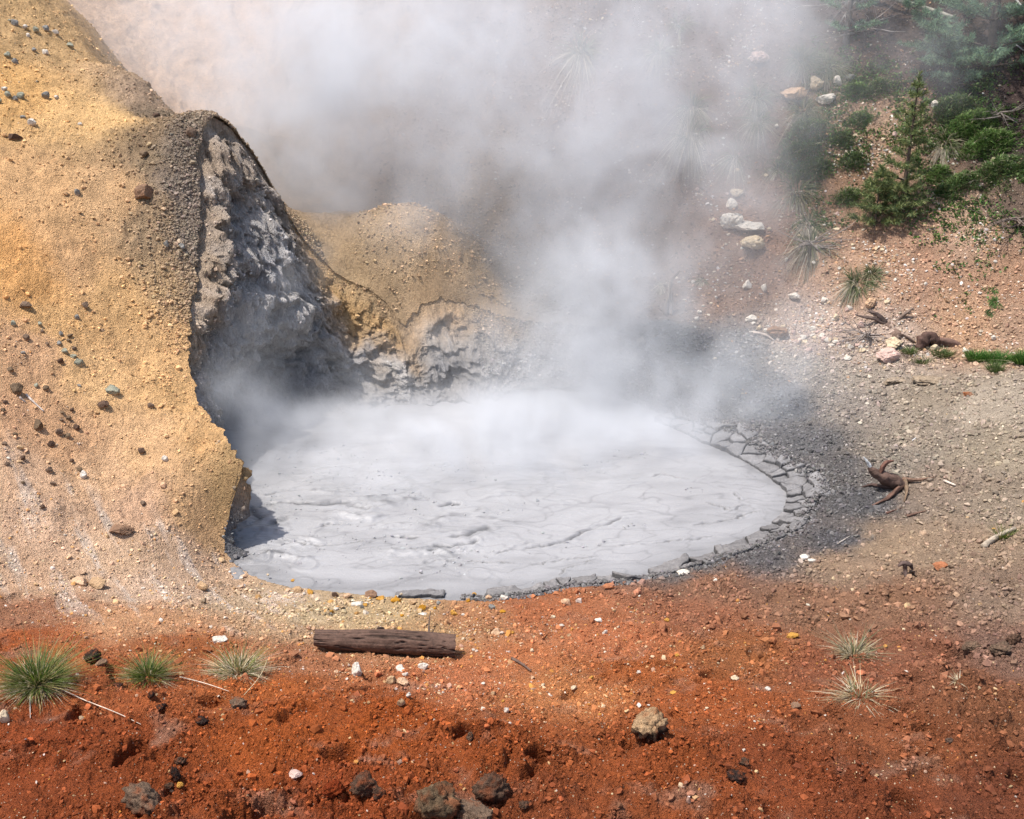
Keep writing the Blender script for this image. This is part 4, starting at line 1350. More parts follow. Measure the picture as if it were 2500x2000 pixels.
rad = (ra + (rb - ra) * TT_) * (1 + .10 * fbm(cx_ * .9, sx2 * .9, TT_ * 2.4 + 3, 2) + .05 * grain - .20 * np.exp(-(crack / .028) ** 2))
rad *= 1 + .10 * np.exp(-((TT_ - .55) / .25) ** 2)
rad *= 1 - .35 * np.clip(1 - TT_ / .16, 0, 1) ** 1.5 * sst(.2, -.6, sx2)
knot = np.exp(-(((TT_ - .46) / .035) ** 2 + ((AN_ - 2.55) / .34) ** 2))
rad *= 1 + .10 * knot
jag = 1 + .012 * pn(AN_ * 2.2, AN_ * 0 + 2) * (TT_ > .995) - .012 * pn(AN_ * 2, AN_ * 0) * (TT_ < .005)
cen = A[None, None] + axis[None, None] * (TT_ * Ln)[..., None] + np.array((0, 0, 1.0)) * (.018 * np.sin(TT_ * 3.1) + .022 * (1 - TT_) ** 3)[..., None]
PV = cen + (sd[None, None] * cx_[..., None] + up[None, None] * sx2[..., None]) * rad[..., None] + axis[None, None] * ((jag - 1) * Ln)[..., None]
o0 = A.copy()
V = (PV - o0).reshape(-1, 3)
Fc = [(i * ns_ + j, (i + 1) * ns_ + j, (i + 1) * ns_ + (j + 1) % ns_, i * ns_ + (j + 1) % ns_) for i in range(nl - 1) for j in range(ns_)]
cw = lin((112, 86, 72))[None] * .62 * (1 + .8 * grain.reshape(-1) - .75 * np.exp(-(crack.reshape(-1) / .035) ** 2))[:, None]
patch = np.exp(-(((TT_ - .50) / .05) ** 2 + ((AN_ - 3.55) / .10) ** 2)).reshape(-1, 1)
cw = cw * (1 - patch) + lin((176, 134, 112))[None] * .6 * patch
lg = thing('fallen_log', 'dark charred log lying on the tan gravel in front of the mud pool', 'log', tuple(o0))
link('bark', poly_mesh('bark', V, Fc, M_WOOD, cw), parent=lg)
for e_, nm in ((0, 'cut_end'), (nl - 1, 'cut_end')):
    ring = (PV[e_] - o0); c_ = ring.mean(0)
    ins = axis * (.012 if e_ == 0 else -.012)
    VV, FF = [], []
    for q, sc in enumerate((.985, .7, .35)):
        VV += [c_ + (p - c_) * sc + ins * (1 + .6 * math.sin(q * 9 + i)) for i, p in enumerate(ring)]
    VV.append(c_ + ins)
    for q in range(2):
        FF += [(q * ns_ + j, q * ns_ + (j + 1) % ns_, (q + 1) * ns_ + (j + 1) % ns_, (q + 1) * ns_ + j) for j in range(ns_)]
    FF += [(2 * ns_ + j, 2 * ns_ + (j + 1) % ns_, 3 * ns_) for j in range(ns_)]
    link(nm, poly_mesh(nm, VV, FF, M_WOOD, lin((96, 76, 66)) * .55), parent=lg)
kv = []
kc = cen[int(.46 * nl), 0] - o0
for q, (rr2, dd) in enumerate(((.032, .004), (.026, .010), (.021, .003), (.016, .009), (.010, .004), (.004, .007))):
    for j in range(20):
        a2 = j / 20 * 2 * math.pi
        dirn = sd * math.cos(2.55) + up * math.sin(2.55)
        tang = np.cross(dirn, axis)
        k_ = int(np.clip((.46 + 0) * nl, 0, nl - 1)); j_ = int(2.55 / (2 * math.pi) * ns_)
        kv.append((PV[k_, j_] - o0) + axis * math.cos(a2) * rr2 + tang * math.sin(a2) * rr2 * .9 + dirn * (dd - .004 * (q == 0) * 2))
kf = [(q * 20 + j, q * 20 + (j + 1) % 20, (q + 1) * 20 + (j + 1) % 20, (q + 1) * 20 + j) for q in range(5) for j in range(20)] + [tuple(100 + j for j in range(20))]
link('knot', poly_mesh('knot', kv, kf, M_WOOD, lin((84, 64, 54)) * .6), parent=lg)

# ------------------------------------------------------------------ grass tufts on the red soil
tuft(92, 1672, 118, 68, 900, 1100, 'largest green grass tuft with straw skirt, at the left edge of the red soil', 'grass tufts on the red soil', seed=1, bw=.0030, lean=.95, ddroop=.45)
tuft(362, 1652, 62, 50, 520, 420, 'small green grass tuft between two larger ones on red soil', 'grass tufts on the red soil', seed=2, dlean=1.3, bw=.0030, lean=.9, ddroop=.45)
tuft(582, 1644, 118, 62, 150, 820, 'straw coloured grass tuft with a green top beside the charred log', 'grass tufts on the red soil', seed=3, dlean=1.15, bw=.0030, lean=.85, ddroop=.4)
tuft(2085, 1598, 105, 60, 90, 200, 'grey green sprawling grass tuft on the rusty bank at right', 'grass tufts on the red soil', green=DULL, seed=4, lean=.9)
tuft(2100, 1700, 120, 62, 26, 170, 'pale sparse grass tuft with thin upright green shoots, below the grey green tuft', 'grass tufts on the red soil', green=[(120, 132, 84), (140, 148, 104)], seed=5, lean=.35, dlean=1.3)
tuft(2338, 1662, 34, 26, 0, 45, 'tiny dry straw tuft by itself at the right of the red bank', 'grass tufts on the red soil', seed=6)
tuft(2448, 1316, 42, 34, 90, 30, 'small green grass tuft growing beside weathered grey wood at the right edge', 'grass tufts by the bench', seed=8)
stem([(150, 1690), (210, 1718), (290, 1748), (345, 1776)], .004, .002, (222, 200, 178), 'grass_stalk', 'long pale stalk trailing from the largest green tuft', 'grass stalk', lift=.02)
stem([(440, 1660), (500, 1674), (560, 1696)], .004, .002, (226, 204, 180), 'grass_stalk', 'pale dry stalk lying beside the small green tuft', 'grass stalk', lift=.02)
stem([(655, 1628, .05), (640, 1664, .03), (596, 1702)], .0035, .002, (214, 190, 150), 'grass_stalk', 'bent straw stalk arching out of the straw coloured tuft', 'grass stalk', lift=.01)
stem([(74, 1698), (75, 1758)], .004, .002, (218, 206, 190), 'grass_stalk', 'short straight pale stalk hanging below the largest tuft', 'grass stalk')
stem([(2086, 1862), (2090, 1896)], .004, .003, (220, 190, 150), 'grass_stalk', 'lone straw sticking up from the red soil', 'grass stalk')

# ------------------------------------------------------------------ dead wood
RT = [W(*px(2200, 1200), z=.24)]
p, s = ground_at(2200, 1215)


def root_thing(x, y, label, limbs, cat='dead root', name='dead_root', part='root', z_up=0.0):
    """limbs: (list of (dx, dy in picture px, height above the land)), radii, colour, name)"""
    p, s = ground_at(x, y)
    t = thing(name, label, cat, tuple(p))
    for path, rad_, hue, nm in limbs:
        pts = []
        for q in path:
            if q[2] > .04:                                     # stands up: stay at the depth of the root itself
                w_ = W(*px(x + q[0], y + q[1]), y=p[1] + (q[3] if len(q) > 3 else 0))
            else:
                w_, _ = ground_at(x + q[0], y + q[1]); w_ = w_ + np.array((0, 0, q[2]))
            pts.append(w_ - p)
        V, F_ = tube(pts, np.array(rad_) * s * .85, 14, .55, rnd.randint(0, 90), 8)
        g_ = fbm(V[:, 0] * 14, V[:, 1] * 14, V[:, 2] * 5, 3)
        c = lin(hue)[None] * .7 * (1 + .6 * g_)[:, None]
        link(nm, poly_mesh(nm, V, F_, M_WOOD, c), parent=t)
    return t


BR = (112, 88, 76); DK = (86, 66, 58); RD = (112, 84, 70); PALE = (214, 206, 196); GW = (160, 146, 132)
root_thing(2200, 1192, 'dark twisted driftwood root with a white splintered tip on the grey bank', [
    ([(4, -2, .05), (-10, -16, .12), (-32, -22, .2), (-58, -32, .27), (-72, -44, .34), (-76, -52, .38)], [15, 17, 17, 13, 8, 5.5], BR, 'root'),
    ([(-74, -50, .38), (-80, -60, .42), (-85, -68, .46), (-91, -76, .5)], [4, 4.2, 3.2, .8], (240, 238, 232), 'splintered_tip'),
    ([(-50, -38, .26), (-46, -52, .3), (-34, -64, .36), (-18, -67, .38)], [6, 6, 5.5, 2], (124, 88, 74), 'branch'),
    ([(-8, -2, .05), (-40, -2, .05), (-70, -3, .03), (-96, 0, .01)], [6, 5, 4, 1.5], DK, 'branch'),
    ([(2, -12, .04), (42, -12, .03), (60, -18, .02), (82, -24, .01)], [6, 4, 2.5, 1], (126, 98, 80), 'branch'),
    ([(2, 4, .04), (-20, 20, .03), (-34, 30, .02), (-70, 45, .01)], [6.5, 6, 5, 2.5], RD, 'branch'),
    ([(10, -10, .04), (13, 14, .03), (8, 36, .01)], [6, 4.5, 2], (128, 106, 84), 'branch')])
stem([(2164, 1256), (2200, 1244)], .012, .005, (104, 74, 62), 'wood_scrap', 'dark wood scrap below the twisted driftwood root', 'wood scrap')
stem([(2212, 1264), (2262, 1250)], .016, .004, (110, 84, 70), 'wood_scrap', 'longer brown wood splinter lying under the driftwood root', 'wood scrap')
stem([(2304, 1177), (2332, 1190)], .014, .008, (214, 196, 178), 'wood_scrap', 'pale bleached wood scrap right of the driftwood root', 'wood scrap')
root_thing(2206, 1402, 'small hooked dark root poking from the sandy bank', [
    ([(6, 8, .0), (4, -8, .05), (2, -24, .11)], [5, 6, 5], (104, 84, 76), 'root'), ([(-14, -20, .1), (0, -28, .12), (16, -24, .10), (22, -12, .06)], [3, 6, 6, 3], (96, 78, 70), 'branch')])
root_thing(2170, 805, 'dead brown stump with forked bare branches at the foot of the hillside', [
    ([(22, 22, .0), (10, 4, .16, .04), (-6, -14, .3, .1)], [15, 13, 11], (128, 106, 92), 'stump'),
    ([(-6, -12, .3, .1), (-30, -26, .34, .1), (-56, -30, .36, .1), (-82, -36, .38, .1)], [8, 5, 4, 1.5], (112, 94, 84), 'branch'),
    ([(-8, -18, .34, .1), (-30, -40, .4, .1), (-52, -44, .42, .1)], [7, 5, 2], (104, 88, 80), 'branch'),
    ([(4, -8, .3, .1), (24, -26, .36, .12), (46, -44, .44, .12), (62, -54, .48, .1)], [7, 5, 4, 1.5], (134, 114, 100), 'branch'),
    ([(14, 10, .14), (34, 0, .2, .05), (40, -12, .26, .05)], [5, 3, 1.5], (120, 100, 88), 'branch'),
    ([(20, 26, .05), (-30, 28, .06), (-80, 30, .05)], [5, 4, 2], (150, 136, 126), 'branch'),
    ([(20, 26, .04), (52, 30, .06), (80, 50, .04)], [5, 4, 2], (140, 122, 108), 'branch')], cat='stump', name='dead_stump')
root_thing(2262, 846, 'dark fibrous root plate with a log tapering to the right, above the green grass', [
    ([(-22, 6, .0), (-8, -12, .12), (6, -26, .22), (20, -14, .14), (30, 0, .05)], [8, 17, 15, 15, 8], (98, 74, 64), 'root'),
    ([(26, -16, .14), (60, -8, .1), (96, 8, .06), (110, 18, .03)], [8, 11, 8, 4], (126, 98, 84), 'trunk'),
    ([(20, -30, .2), (30, -10, .12), (38, 4, .03)], [3, 3, 2], (150, 128, 110), 'branch'),
    ([(-30, -10, .06), (-48, -22, .05), (-60, -30, .05)], [4, 3, 1.5], (112, 92, 80), 'branch')])
root_thing(1632, 765, 'pale split snag standing at the edge of the grey mud slope', [
    ([(-8, 4, .0), (-2, -30, .3), (4, -62, .6), (6, -80, .8)], [7, 6, 5, 4], (150, 136, 124), 'trunk'),
    ([(6, 4, .0), (8, -26, .28), (7, -52, .5)], [6, 5, 3], (156, 142, 130), 'trunk'),
    ([(6, -78, .78), (18, -92, .9), (28, -104, 1.0)], [3.2, 2.6, 1.8], (116, 98, 84), 'branch')], cat='snag', name='dead_snag')
stem([(64, 966), (88, 990), (108, 1008)], .012, .006, (222, 206, 192), 'bleached_stick', 'bleached stick lying on the pink slope at the left edge', 'stick', lift=.01)
stem([(48, 972), (64, 986)], .012, .006, (176, 160, 150), 'bleached_stick', 'short grey stick next to the bleached stick on the pink slope', 'stick', lift=.008)
stem([(2227, 1078), (2243, 1066)], .006, .004, (240, 236, 230), 'bleached_stick', 'white stick lying alone on the tan bench', 'stick', lift=.01)
stem([(1250, 1612), (1274, 1624), (1296, 1642)], .012, .006, (108, 86, 74), 'twig', 'dark crooked twig lying on the orange soil', 'twig', lift=.012)
stem([(1048, 1560, .0), (1047, 1542, .06), (1052, 1527, .12)], .007, .003, (92, 78, 72), 'twig', 'thin dark twig standing up behind the charred log', 'twig', lift=.0)
stem([(2045, 1330), (2075, 1312)], .006, .004, (200, 186, 170), 'twig', 'thin grey twig on the dark mud bank', 'twig', lift=.008)
stem([(2400, 1340), (2430, 1316), (2478, 1296)], .03, .018, (176, 160, 140), 'weathered_branch', 'weathered grey branch half buried beside a green tuft at the right edge', 'branch', lift=.02)
stem([(1838, 818), (1872, 824), (1890, 838)], .022, .008, (198, 182, 168), 'weathered_branch', 'pale fallen branch among white rubble at the hillside foot', 'branch', lift=.03)

# ------------------------------------------------------------------ stones, each by itself
YS, RS, HS, BS = 'stones on the yellow slope', 'stones on the red soil', 'white stones on the hillside', 'clods in the foreground'
for a in [
    (43, 952, 30, 26, 'olive', 'dark jutting stone throwing a shadow on the pink slope by the bleached stick', YS), (351, 474, 44, 36, 'brown', 'largest brown rock on the grey gritty shoulder of the yellow slope', YS),
    (35, 335, 36, 18, 'dark', 'dark flat slab of stone near the top left of the yellow slope', YS), (79, 302, 22, 16, 'white', 'white stone alone on the bright yellow slope', YS),
    (189, 471, 14, 18, 'grey', 'grey upright pebble on smooth yellow ground', YS), (408, 601, 18, 22, 'grey', 'blue grey stone on the gritty slope beside the crater lip', YS), (445, 603, 18, 14, 'grey', 'smaller grey stone nearest the crater lip', YS),
    (469, 323, 26, 22, 'ash', 'ash grey lump under the crest of the crater wall', YS), (353, 378, 24, 14, 'olive', 'dark splinter of rock in the grit below the crest', YS), (382, 282, 18, 9, 'dark', 'dark flake of rock just under the crest', YS),
    (276, 954, 32, 20, 'green', 'pale green pointed stone on the lower yellow slope', YS), (252, 988, 32, 14, 'dark', 'dark elongated stone below the pale green pointed one', YS), (367, 991, 20, 13, 'ash', 'grey stone on an ochre patch of the lower yellow slope', YS),
    (196, 887, 26, 18, 'green', 'greenish stone at the foot of the stone cluster on the yellow slope', YS), (148, 882, 16, 15, 'dark', 'dark round stone left of the greenish stone on the yellow slope', YS),
    (93, 1040, 26, 26, 'olive', 'dark upright stone with a long shadow on the pink slope', YS), (205, 1160, 18, 17, 'white', 'white stone on the pink slope above the gravel', YS), (294, 1294, 62, 18, 'brown', 'large flat brown stone in the pale gravel at left', YS),
    (347, 1102, 22, 12, 'dark', 'dark stone low on the plain tan slope', YS), (404, 1122, 16, 14, 'white', 'pale chip on the tan slope near the overhang', YS), (61, 746, 32, 14, 'ash', 'grey broken stone beside the orange stain', YS),
    (236, 1424, 46, 20, 'tan', 'broad tan flat stone on the pale gravel above the grass tufts', RS), (193, 1420, 40, 14, 'peach', 'peach flat stone touching the broad tan stone', RS), (493, 1432, 36, 16, 'tan', 'tan flat stone in gravel near the pool corner', RS),
    (536, 1561, 40, 18, 'white', 'white stone behind the straw coloured tuft', RS), (14, 1752, 26, 30, 'cream', 'cream block of stone at the left edge below the largest tuft', RS), (248, 1618, 28, 12, 'brown', 'flat brown stone beside the black clod', RS),
    (872, 1638, 34, 34, 'white', 'bright white pointed stone just below the charred log', RS), (977, 1634, 28, 16, 'white', 'long white stone below the middle of the charred log', RS), (990, 1648, 18, 11, 'white', 'small white stone against the long white one', RS),
    (1033, 1626, 26, 17, 'white', 'white blocky stone below the right end of the charred log', RS), (956, 1662, 28, 22, 'tan', 'tan crumbly stone left of the white wedge', RS), (985, 1668, 34, 19, 'peach', 'white and peach wedge of stone below the charred log', RS),
    (998, 1697, 13, 14, 'white', 'small white stone above the tan cube of stone', RS), (979, 1716, 22, 19, 'tan', 'tan cube of stone on the red mound', RS), (1236, 1734, 14, 13, 'white', 'small white cube of stone on the red mound, alone', RS),
    (1109, 1497, 24, 15, 'ochre', 'ochre stone near the shore right of the log', RS), (1201, 1483, 18, 12, 'grey', 'pale grey stone close behind the mud plates', RS), (1383, 1471, 32, 16, 'peach', 'flat peach stone close to the mud plates', RS),
    (1489, 1432, 34, 10, 'orange', 'orange flat stone at the shore under the mud plates', RS), (1213, 1545, 28, 16, 'peach', 'peach stone on the orange soil above the twig', RS), (1463, 1515, 22, 10, 'white', 'white flat stone on the open orange soil', RS),
    (1477, 1544, 14, 11, 'white', 'small white stone below the white flat stone', RS), (872, 1474, 32, 9, 'white', 'white flake in the gravel by the shore', RS), (1030, 1484, 20, 13, 'gold', 'golden stone by the shore above the log', RS), (1032, 1499, 22, 8, 'white', 'white flake under the golden stone', RS),
    (1227, 1494, 16, 8, 'gold', 'small golden stone right of the ochre stone', RS), (1230, 1459, 22, 12, 'white', 'white stone lodged against the mud plates', RS), (1400, 1678, 18, 11, 'cream', 'cream stone in the middle of the orange soil', RS), (1643, 1691, 18, 8, 'ochre', 'ochre chip on the orange soil near the turf clod', RS),
    (721, 1890, 34, 14, 'pink', 'pale pink stone low on the dark red soil', RS), (1794, 1656, 22, 12, 'cream', 'cream stone on orange soil left of the sparse tuft', RS), (1875, 1682, 15, 9, 'white', 'white chip left of the sparse grass tuft', RS),
    (1936, 1552, 32, 14, 'ochre', 'yellow ochre stone left of the grey green tuft', RS), (1966, 1361, 28, 9, 'white', 'white stone pair on the dark bank, the upper one', RS), (1982, 1369, 22, 7, 'white', 'white stone pair on the dark bank, the lower one', RS), (1668, 1399, 32, 9, 'white', 'white shell shaped stone below the mud plates', RS), (1747, 1416, 13, 8, 'white', 'tiny white stone right of the shell shaped one', RS),
    (2297, 1382, 40, 18, 'orange', 'bright orange lump on the tan bank at right', RS), (1717, 1582, 14, 11, 'tan', 'round tan pebble on the rusty soil', RS), (1942, 1722, 24, 16, 'brown', 'brown lump left of the sparse grass tuft', RS), (2316, 1810, 20, 11, 'dark', 'dark stone in the red soil at right', RS),
    (441, 1917, 16, 14, 'ochre', 'ochre chip beside the dark crumbs at lower left', RS),
]:
    stone(*a)
for a in [(229, 1604, 40, 20, 'black', 'black crusty clod between the first two grass tufts'), (392, 1727, 22, 17, 'black', 'black stone below the small green tuft'), (587, 1718, 44, 22, 'ash', 'grey ashy clod below the straw coloured tuft'),
          (441, 1858, 26, 20, 'dark', 'dark round clod above the lower left boulder'), (430, 1892, 26, 34, 'black', 'upright black clod above the lower left boulder'), (420, 1930, 28, 15, 'dark', 'dark flat clod right of the lower left boulder'),
          (355, 1948, 92, 52, 'ash', 'grey brown boulder of crusted earth at lower left'), (1061, 1944, 124, 70, 'olive', 'big grey brown clod at the bottom, left of the round one'), (1203, 1926, 90, 64, 'dark', 'dark round clod of earth at the bottom'),
          (1156, 1984, 104, 40, 'ash', 'grey crumbly clod cut by the bottom edge'), (892, 1922, 66, 50, 'dark', 'dark brown ragged clod at lower middle left'), (926, 1938, 30, 34, 'dark', 'small dark clod touching the ragged one'), (1282, 1968, 30, 18, 'dark', 'small dark clod right of the round clod'),
          (1800, 1894, 46, 26, 'black', 'black broken clod in the red soil at lower right'), (1818, 1862, 26, 18, 'dark', 'dark clod above the black broken one'), (812, 1925, 56, 36, 'red', 'red earth clod overhanging a hollow at lower middle'),
          (495, 1762, 32, 20, 'black', 'black crumbling clod on the red mound at left'), (288, 1673, 20, 11, 'black', 'small black clod above the long pale stalk'), (370, 1702, 18, 13, 'black', 'small black clod under the small green tuft'), (1148, 1800, 18, 30, 'ash', 'grey splinter of earth on the red mound'),
          (2370, 1585, 44, 22, 'ash', 'grey cracked clod at the right side of the rusty bank'), (2440, 1582, 46, 26, 'ash', 'larger grey cracked clod at the right edge'), (2476, 1560, 34, 22, 'dark', 'dark clod behind the larger grey one at the right edge')]:
    stone(*a, group=BS, name='clod', cat='clod', clod=True)
stone(1586, 1768, 84, 70, 'tan', 'ragged turf clod, tan on top and black below, in the red soil', BS, 'clod', 'clod', True, low_hue='black')
for a in [(2188, 926, 52, 16, 'bench', 'low tan mud mound on the bench, the left one'), (2268, 926, 74, 17, 'bench', 'low tan mud mound on the bench, the right one'), (2365, 961, 26, 11, 'orange', 'orange tan lump on the tan bench')]:
    stone(*a, group='lumps on the bench', name='mud_mound', cat='mound', clod=True, sink=.5)
for a in [
    (1799, 473, 34, 18, 'cream', 'cream stone with a rusty top, uppermost of the white stones in the steam', HS), (1785, 498, 28, 27, 'white', 'round white stone under the rusty topped one', HS), (1787, 542, 58, 38, 'white', 'tall white outcrop on the steamy hillside', HS), (1826, 551, 84, 20, 'white', 'long white ledge right of the tall outcrop', HS),
    (1836, 589, 68, 30, 'cream', 'rounded cream white boulder under the white ledge', HS), (1823, 697, 26, 22, 'white', 'white lump alone on the brown slope below the boulder', HS), (1865, 704, 16, 20, 'white', 'small white stone right of the white lump', HS), (1692, 690, 12, 9, 'white', 'white pebble near the pale snag', HS),
    (1708, 763, 11, 10, 'white', 'upper of two white pebbles below the brown slope', HS), (1701, 778, 14, 11, 'white', 'lower of two white pebbles below the brown slope', HS), (1897, 811, 58, 26, 'brown', 'grey brown boulder at the hillside foot', HS), (1937, 724, 32, 15, 'white', 'white flat stone above the grey brown boulder', HS), (1834, 778, 30, 18, 'white', 'white jagged stone left of the grey brown boulder', HS),
    (2124, 741, 34, 24, 'peach', 'peach boulder half under a dry tussock', HS), (2181, 839, 48, 22, 'cream', 'cream boulder behind the pinkish one at the hillside foot', HS), (2164, 868, 54, 34, 'pink', 'pinkish white boulder at the edge of the tan bench', HS), (2283, 849, 28, 14, 'cream', 'cream stone under the dark root plate', HS), (2356, 856, 16, 11, 'white', 'white stone above the bright green grass', HS),
    (2425, 825, 15, 11, 'white', 'white stone on bare brown slope above the grass', HS), (2068, 875, 20, 9, 'white', 'white chip on the bench left of the pinkish boulder', HS), (1990, 204, 34, 32, 'cream', 'cream boulder under the large tussock', HS), (2045, 200, 20, 24, 'white', 'white upright stone right of the cream boulder', HS), (1941, 232, 74, 30, 'peach', 'broad peach ledge of rock below the cream boulder', HS),
    (2012, 243, 56, 22, 'white', 'white slab sloping down right of the peach ledge', HS), (2284, 258, 24, 16, 'white', 'white stone left of the green hillside mat', HS), (1895, 308, 12, 9, 'white', 'white pebble left of the dark green clump', HS), (1858, 142, 52, 22, 'pink', 'pale crusted rock in thin steam near the top', HS), (2074, 190, 24, 13, 'grey', 'grey stone under the right end of the large tussock', HS),
    (2183, 330, 14, 12, 'pink', 'pale stone left of the pine sapling', HS), (2430, 640 * 1.0, 10, 8, 'white', 'white chip on the brown slope at the right edge', HS), (1560, 815 + 120, 26, 20, 'grey', 'grey crust lump on the steaming grey slope', HS), (2040, 560, 18, 9, 'cream', 'cream chip below the small bushy pine', HS)]:
    stone(*a)
WORD = dict(green='grey green', olive='dark olive', ash='ashy brown', gold='golden', ochre='ochre', peach='peach coloured', dark='dark brown')
for i, (x, y, wp, hp, hue, lab) in enumerate([(728, 1440, 26, 12, 'tan', 'tan stone at the left end of the pebbly near shore'), (756, 1446, 20, 12, 'ochre', 'ochre stone next to the tan one on the near shore'), (820, 1452, 22, 13, 'dark', 'small black stone at the water line left of the mud plates'),
        (848, 1456, 24, 11, 'peach', 'peach flake at the water line left of the mud plates'), (905, 1452, 32, 14, 'brown', 'reddish brown stone on the near shore above the gravel'), (930, 1462, 24, 10, 'ochre', 'ochre flake under the reddish brown shore stone'),
        (968, 1466, 28, 14, 'gold', 'golden brown stone leaning on the first mud plate'), (1010, 1470, 22, 10, 'tan', 'tan flake right of the golden brown shore stone'), (1195, 1460, 20, 12, 'peach', 'peach stone stuck in a gap of the mud plates')]):
    stone(x, y, wp, hp, hue, lab, 'stones along the near shore')
# lesser stones: nothing tells one from the next
for grp, lab, hues, spots in [
    ('small stones in the slope cluster', 'small {} stone in the cluster on the left slope', ['green', 'ash', 'grey', 'olive'],
     [(95, 793), (102, 811), (152, 817), (173, 819), (158, 860), (183, 850), (142, 842), (165, 832), (35, 791), (118, 838), (193, 943), (110, 949), (88, 946), (64, 830), (60, 860), (30, 905), (178, 868), (212, 745), (190, 778)]),
    ('dark stones on the pink slope', 'small {} stone casting a shadow on the pink slope', ['olive', 'dark', 'ash'],
     [(154, 1008), (179, 1000), (148, 1026), (170, 1024), (191, 1045), (146, 1057), (164, 1066), (124, 1083), (8, 1081), (37, 1065), (171, 1123), (118, 1152), (8, 1000), (10, 985), (126, 1180), (60, 1182), (108, 1240), (351, 1228), (198, 1148), (60, 1120), (20, 1130)]),
    ('crusted stones at the top of the yellow slope', 'small {} crusted stone near the top of the yellow slope', ['green', 'grey', 'white'],
     [(22, 52), (40, 60), (62, 66), (85, 72), (110, 74), (135, 76), (171, 113), (85, 122), (110, 130), (18, 140), (35, 153), (70, 88), (51, 236), (40, 240), (12, 218), (20, 232), (115, 236), (135, 238), (0, 250), (55, 285), (196, 302)]),
    ('white rubble at the hillside foot', '{} rubble stone in the band at the hillside foot', ['white', 'cream', 'white', 'pink'],
     [(1836 + i * 14 + (i * 37 % 11), 790 + (i * 53 % 44) + i) for i in range(16)] + [(1960 + (i * 29 % 150), 820 + (i * 47 % 40)) for i in range(16)] + [(2010 + (i * 31 % 160), 735 + (i * 43 % 70)) for i in range(8)]),
    ('white stones on the brown hillside', 'small {} stone lying on the brown hillside', ['white', 'cream', 'pink', 'cream'],
     [(1700 + (i * 173 % 760), 330 + (i * 97 % 400)) for i in range(34)]),
    ('pebbles along the shore', 'small {} pebble by the near shore of the pool', ['white', 'cream', 'gold', 'tan', 'grey', 'ochre'],
     [(740 + (i * 83 % 420), 1448 + (i * 37 % 60)) for i in range(24)] + [(560 + (i * 71 % 200), 1395 + (i * 53 % 60)) for i in range(8)]),
    ('pebbles on the orange soil', 'small {} pebble on the orange soil', ['white', 'cream', 'peach', 'ochre', 'tan'],
     [(1130 + (i * 167 % 620), 1500 + (i * 89 % 250)) for i in range(32)]),
]:
    for i, (x, y) in enumerate(spots):
        ss = rnd.uniform(.7, 1.35)
        big = 14 if 'slope' in grp or 'rubble' in grp else 10
        stone(x + rnd.uniform(-4, 4), y + rnd.uniform(-3, 3), big * ss, big * ss * rnd.uniform(.55, .85), hues[i % len(hues)], lab.format(WORD.get(hues[i % len(hues)], hues[i % len(hues)])), grp)

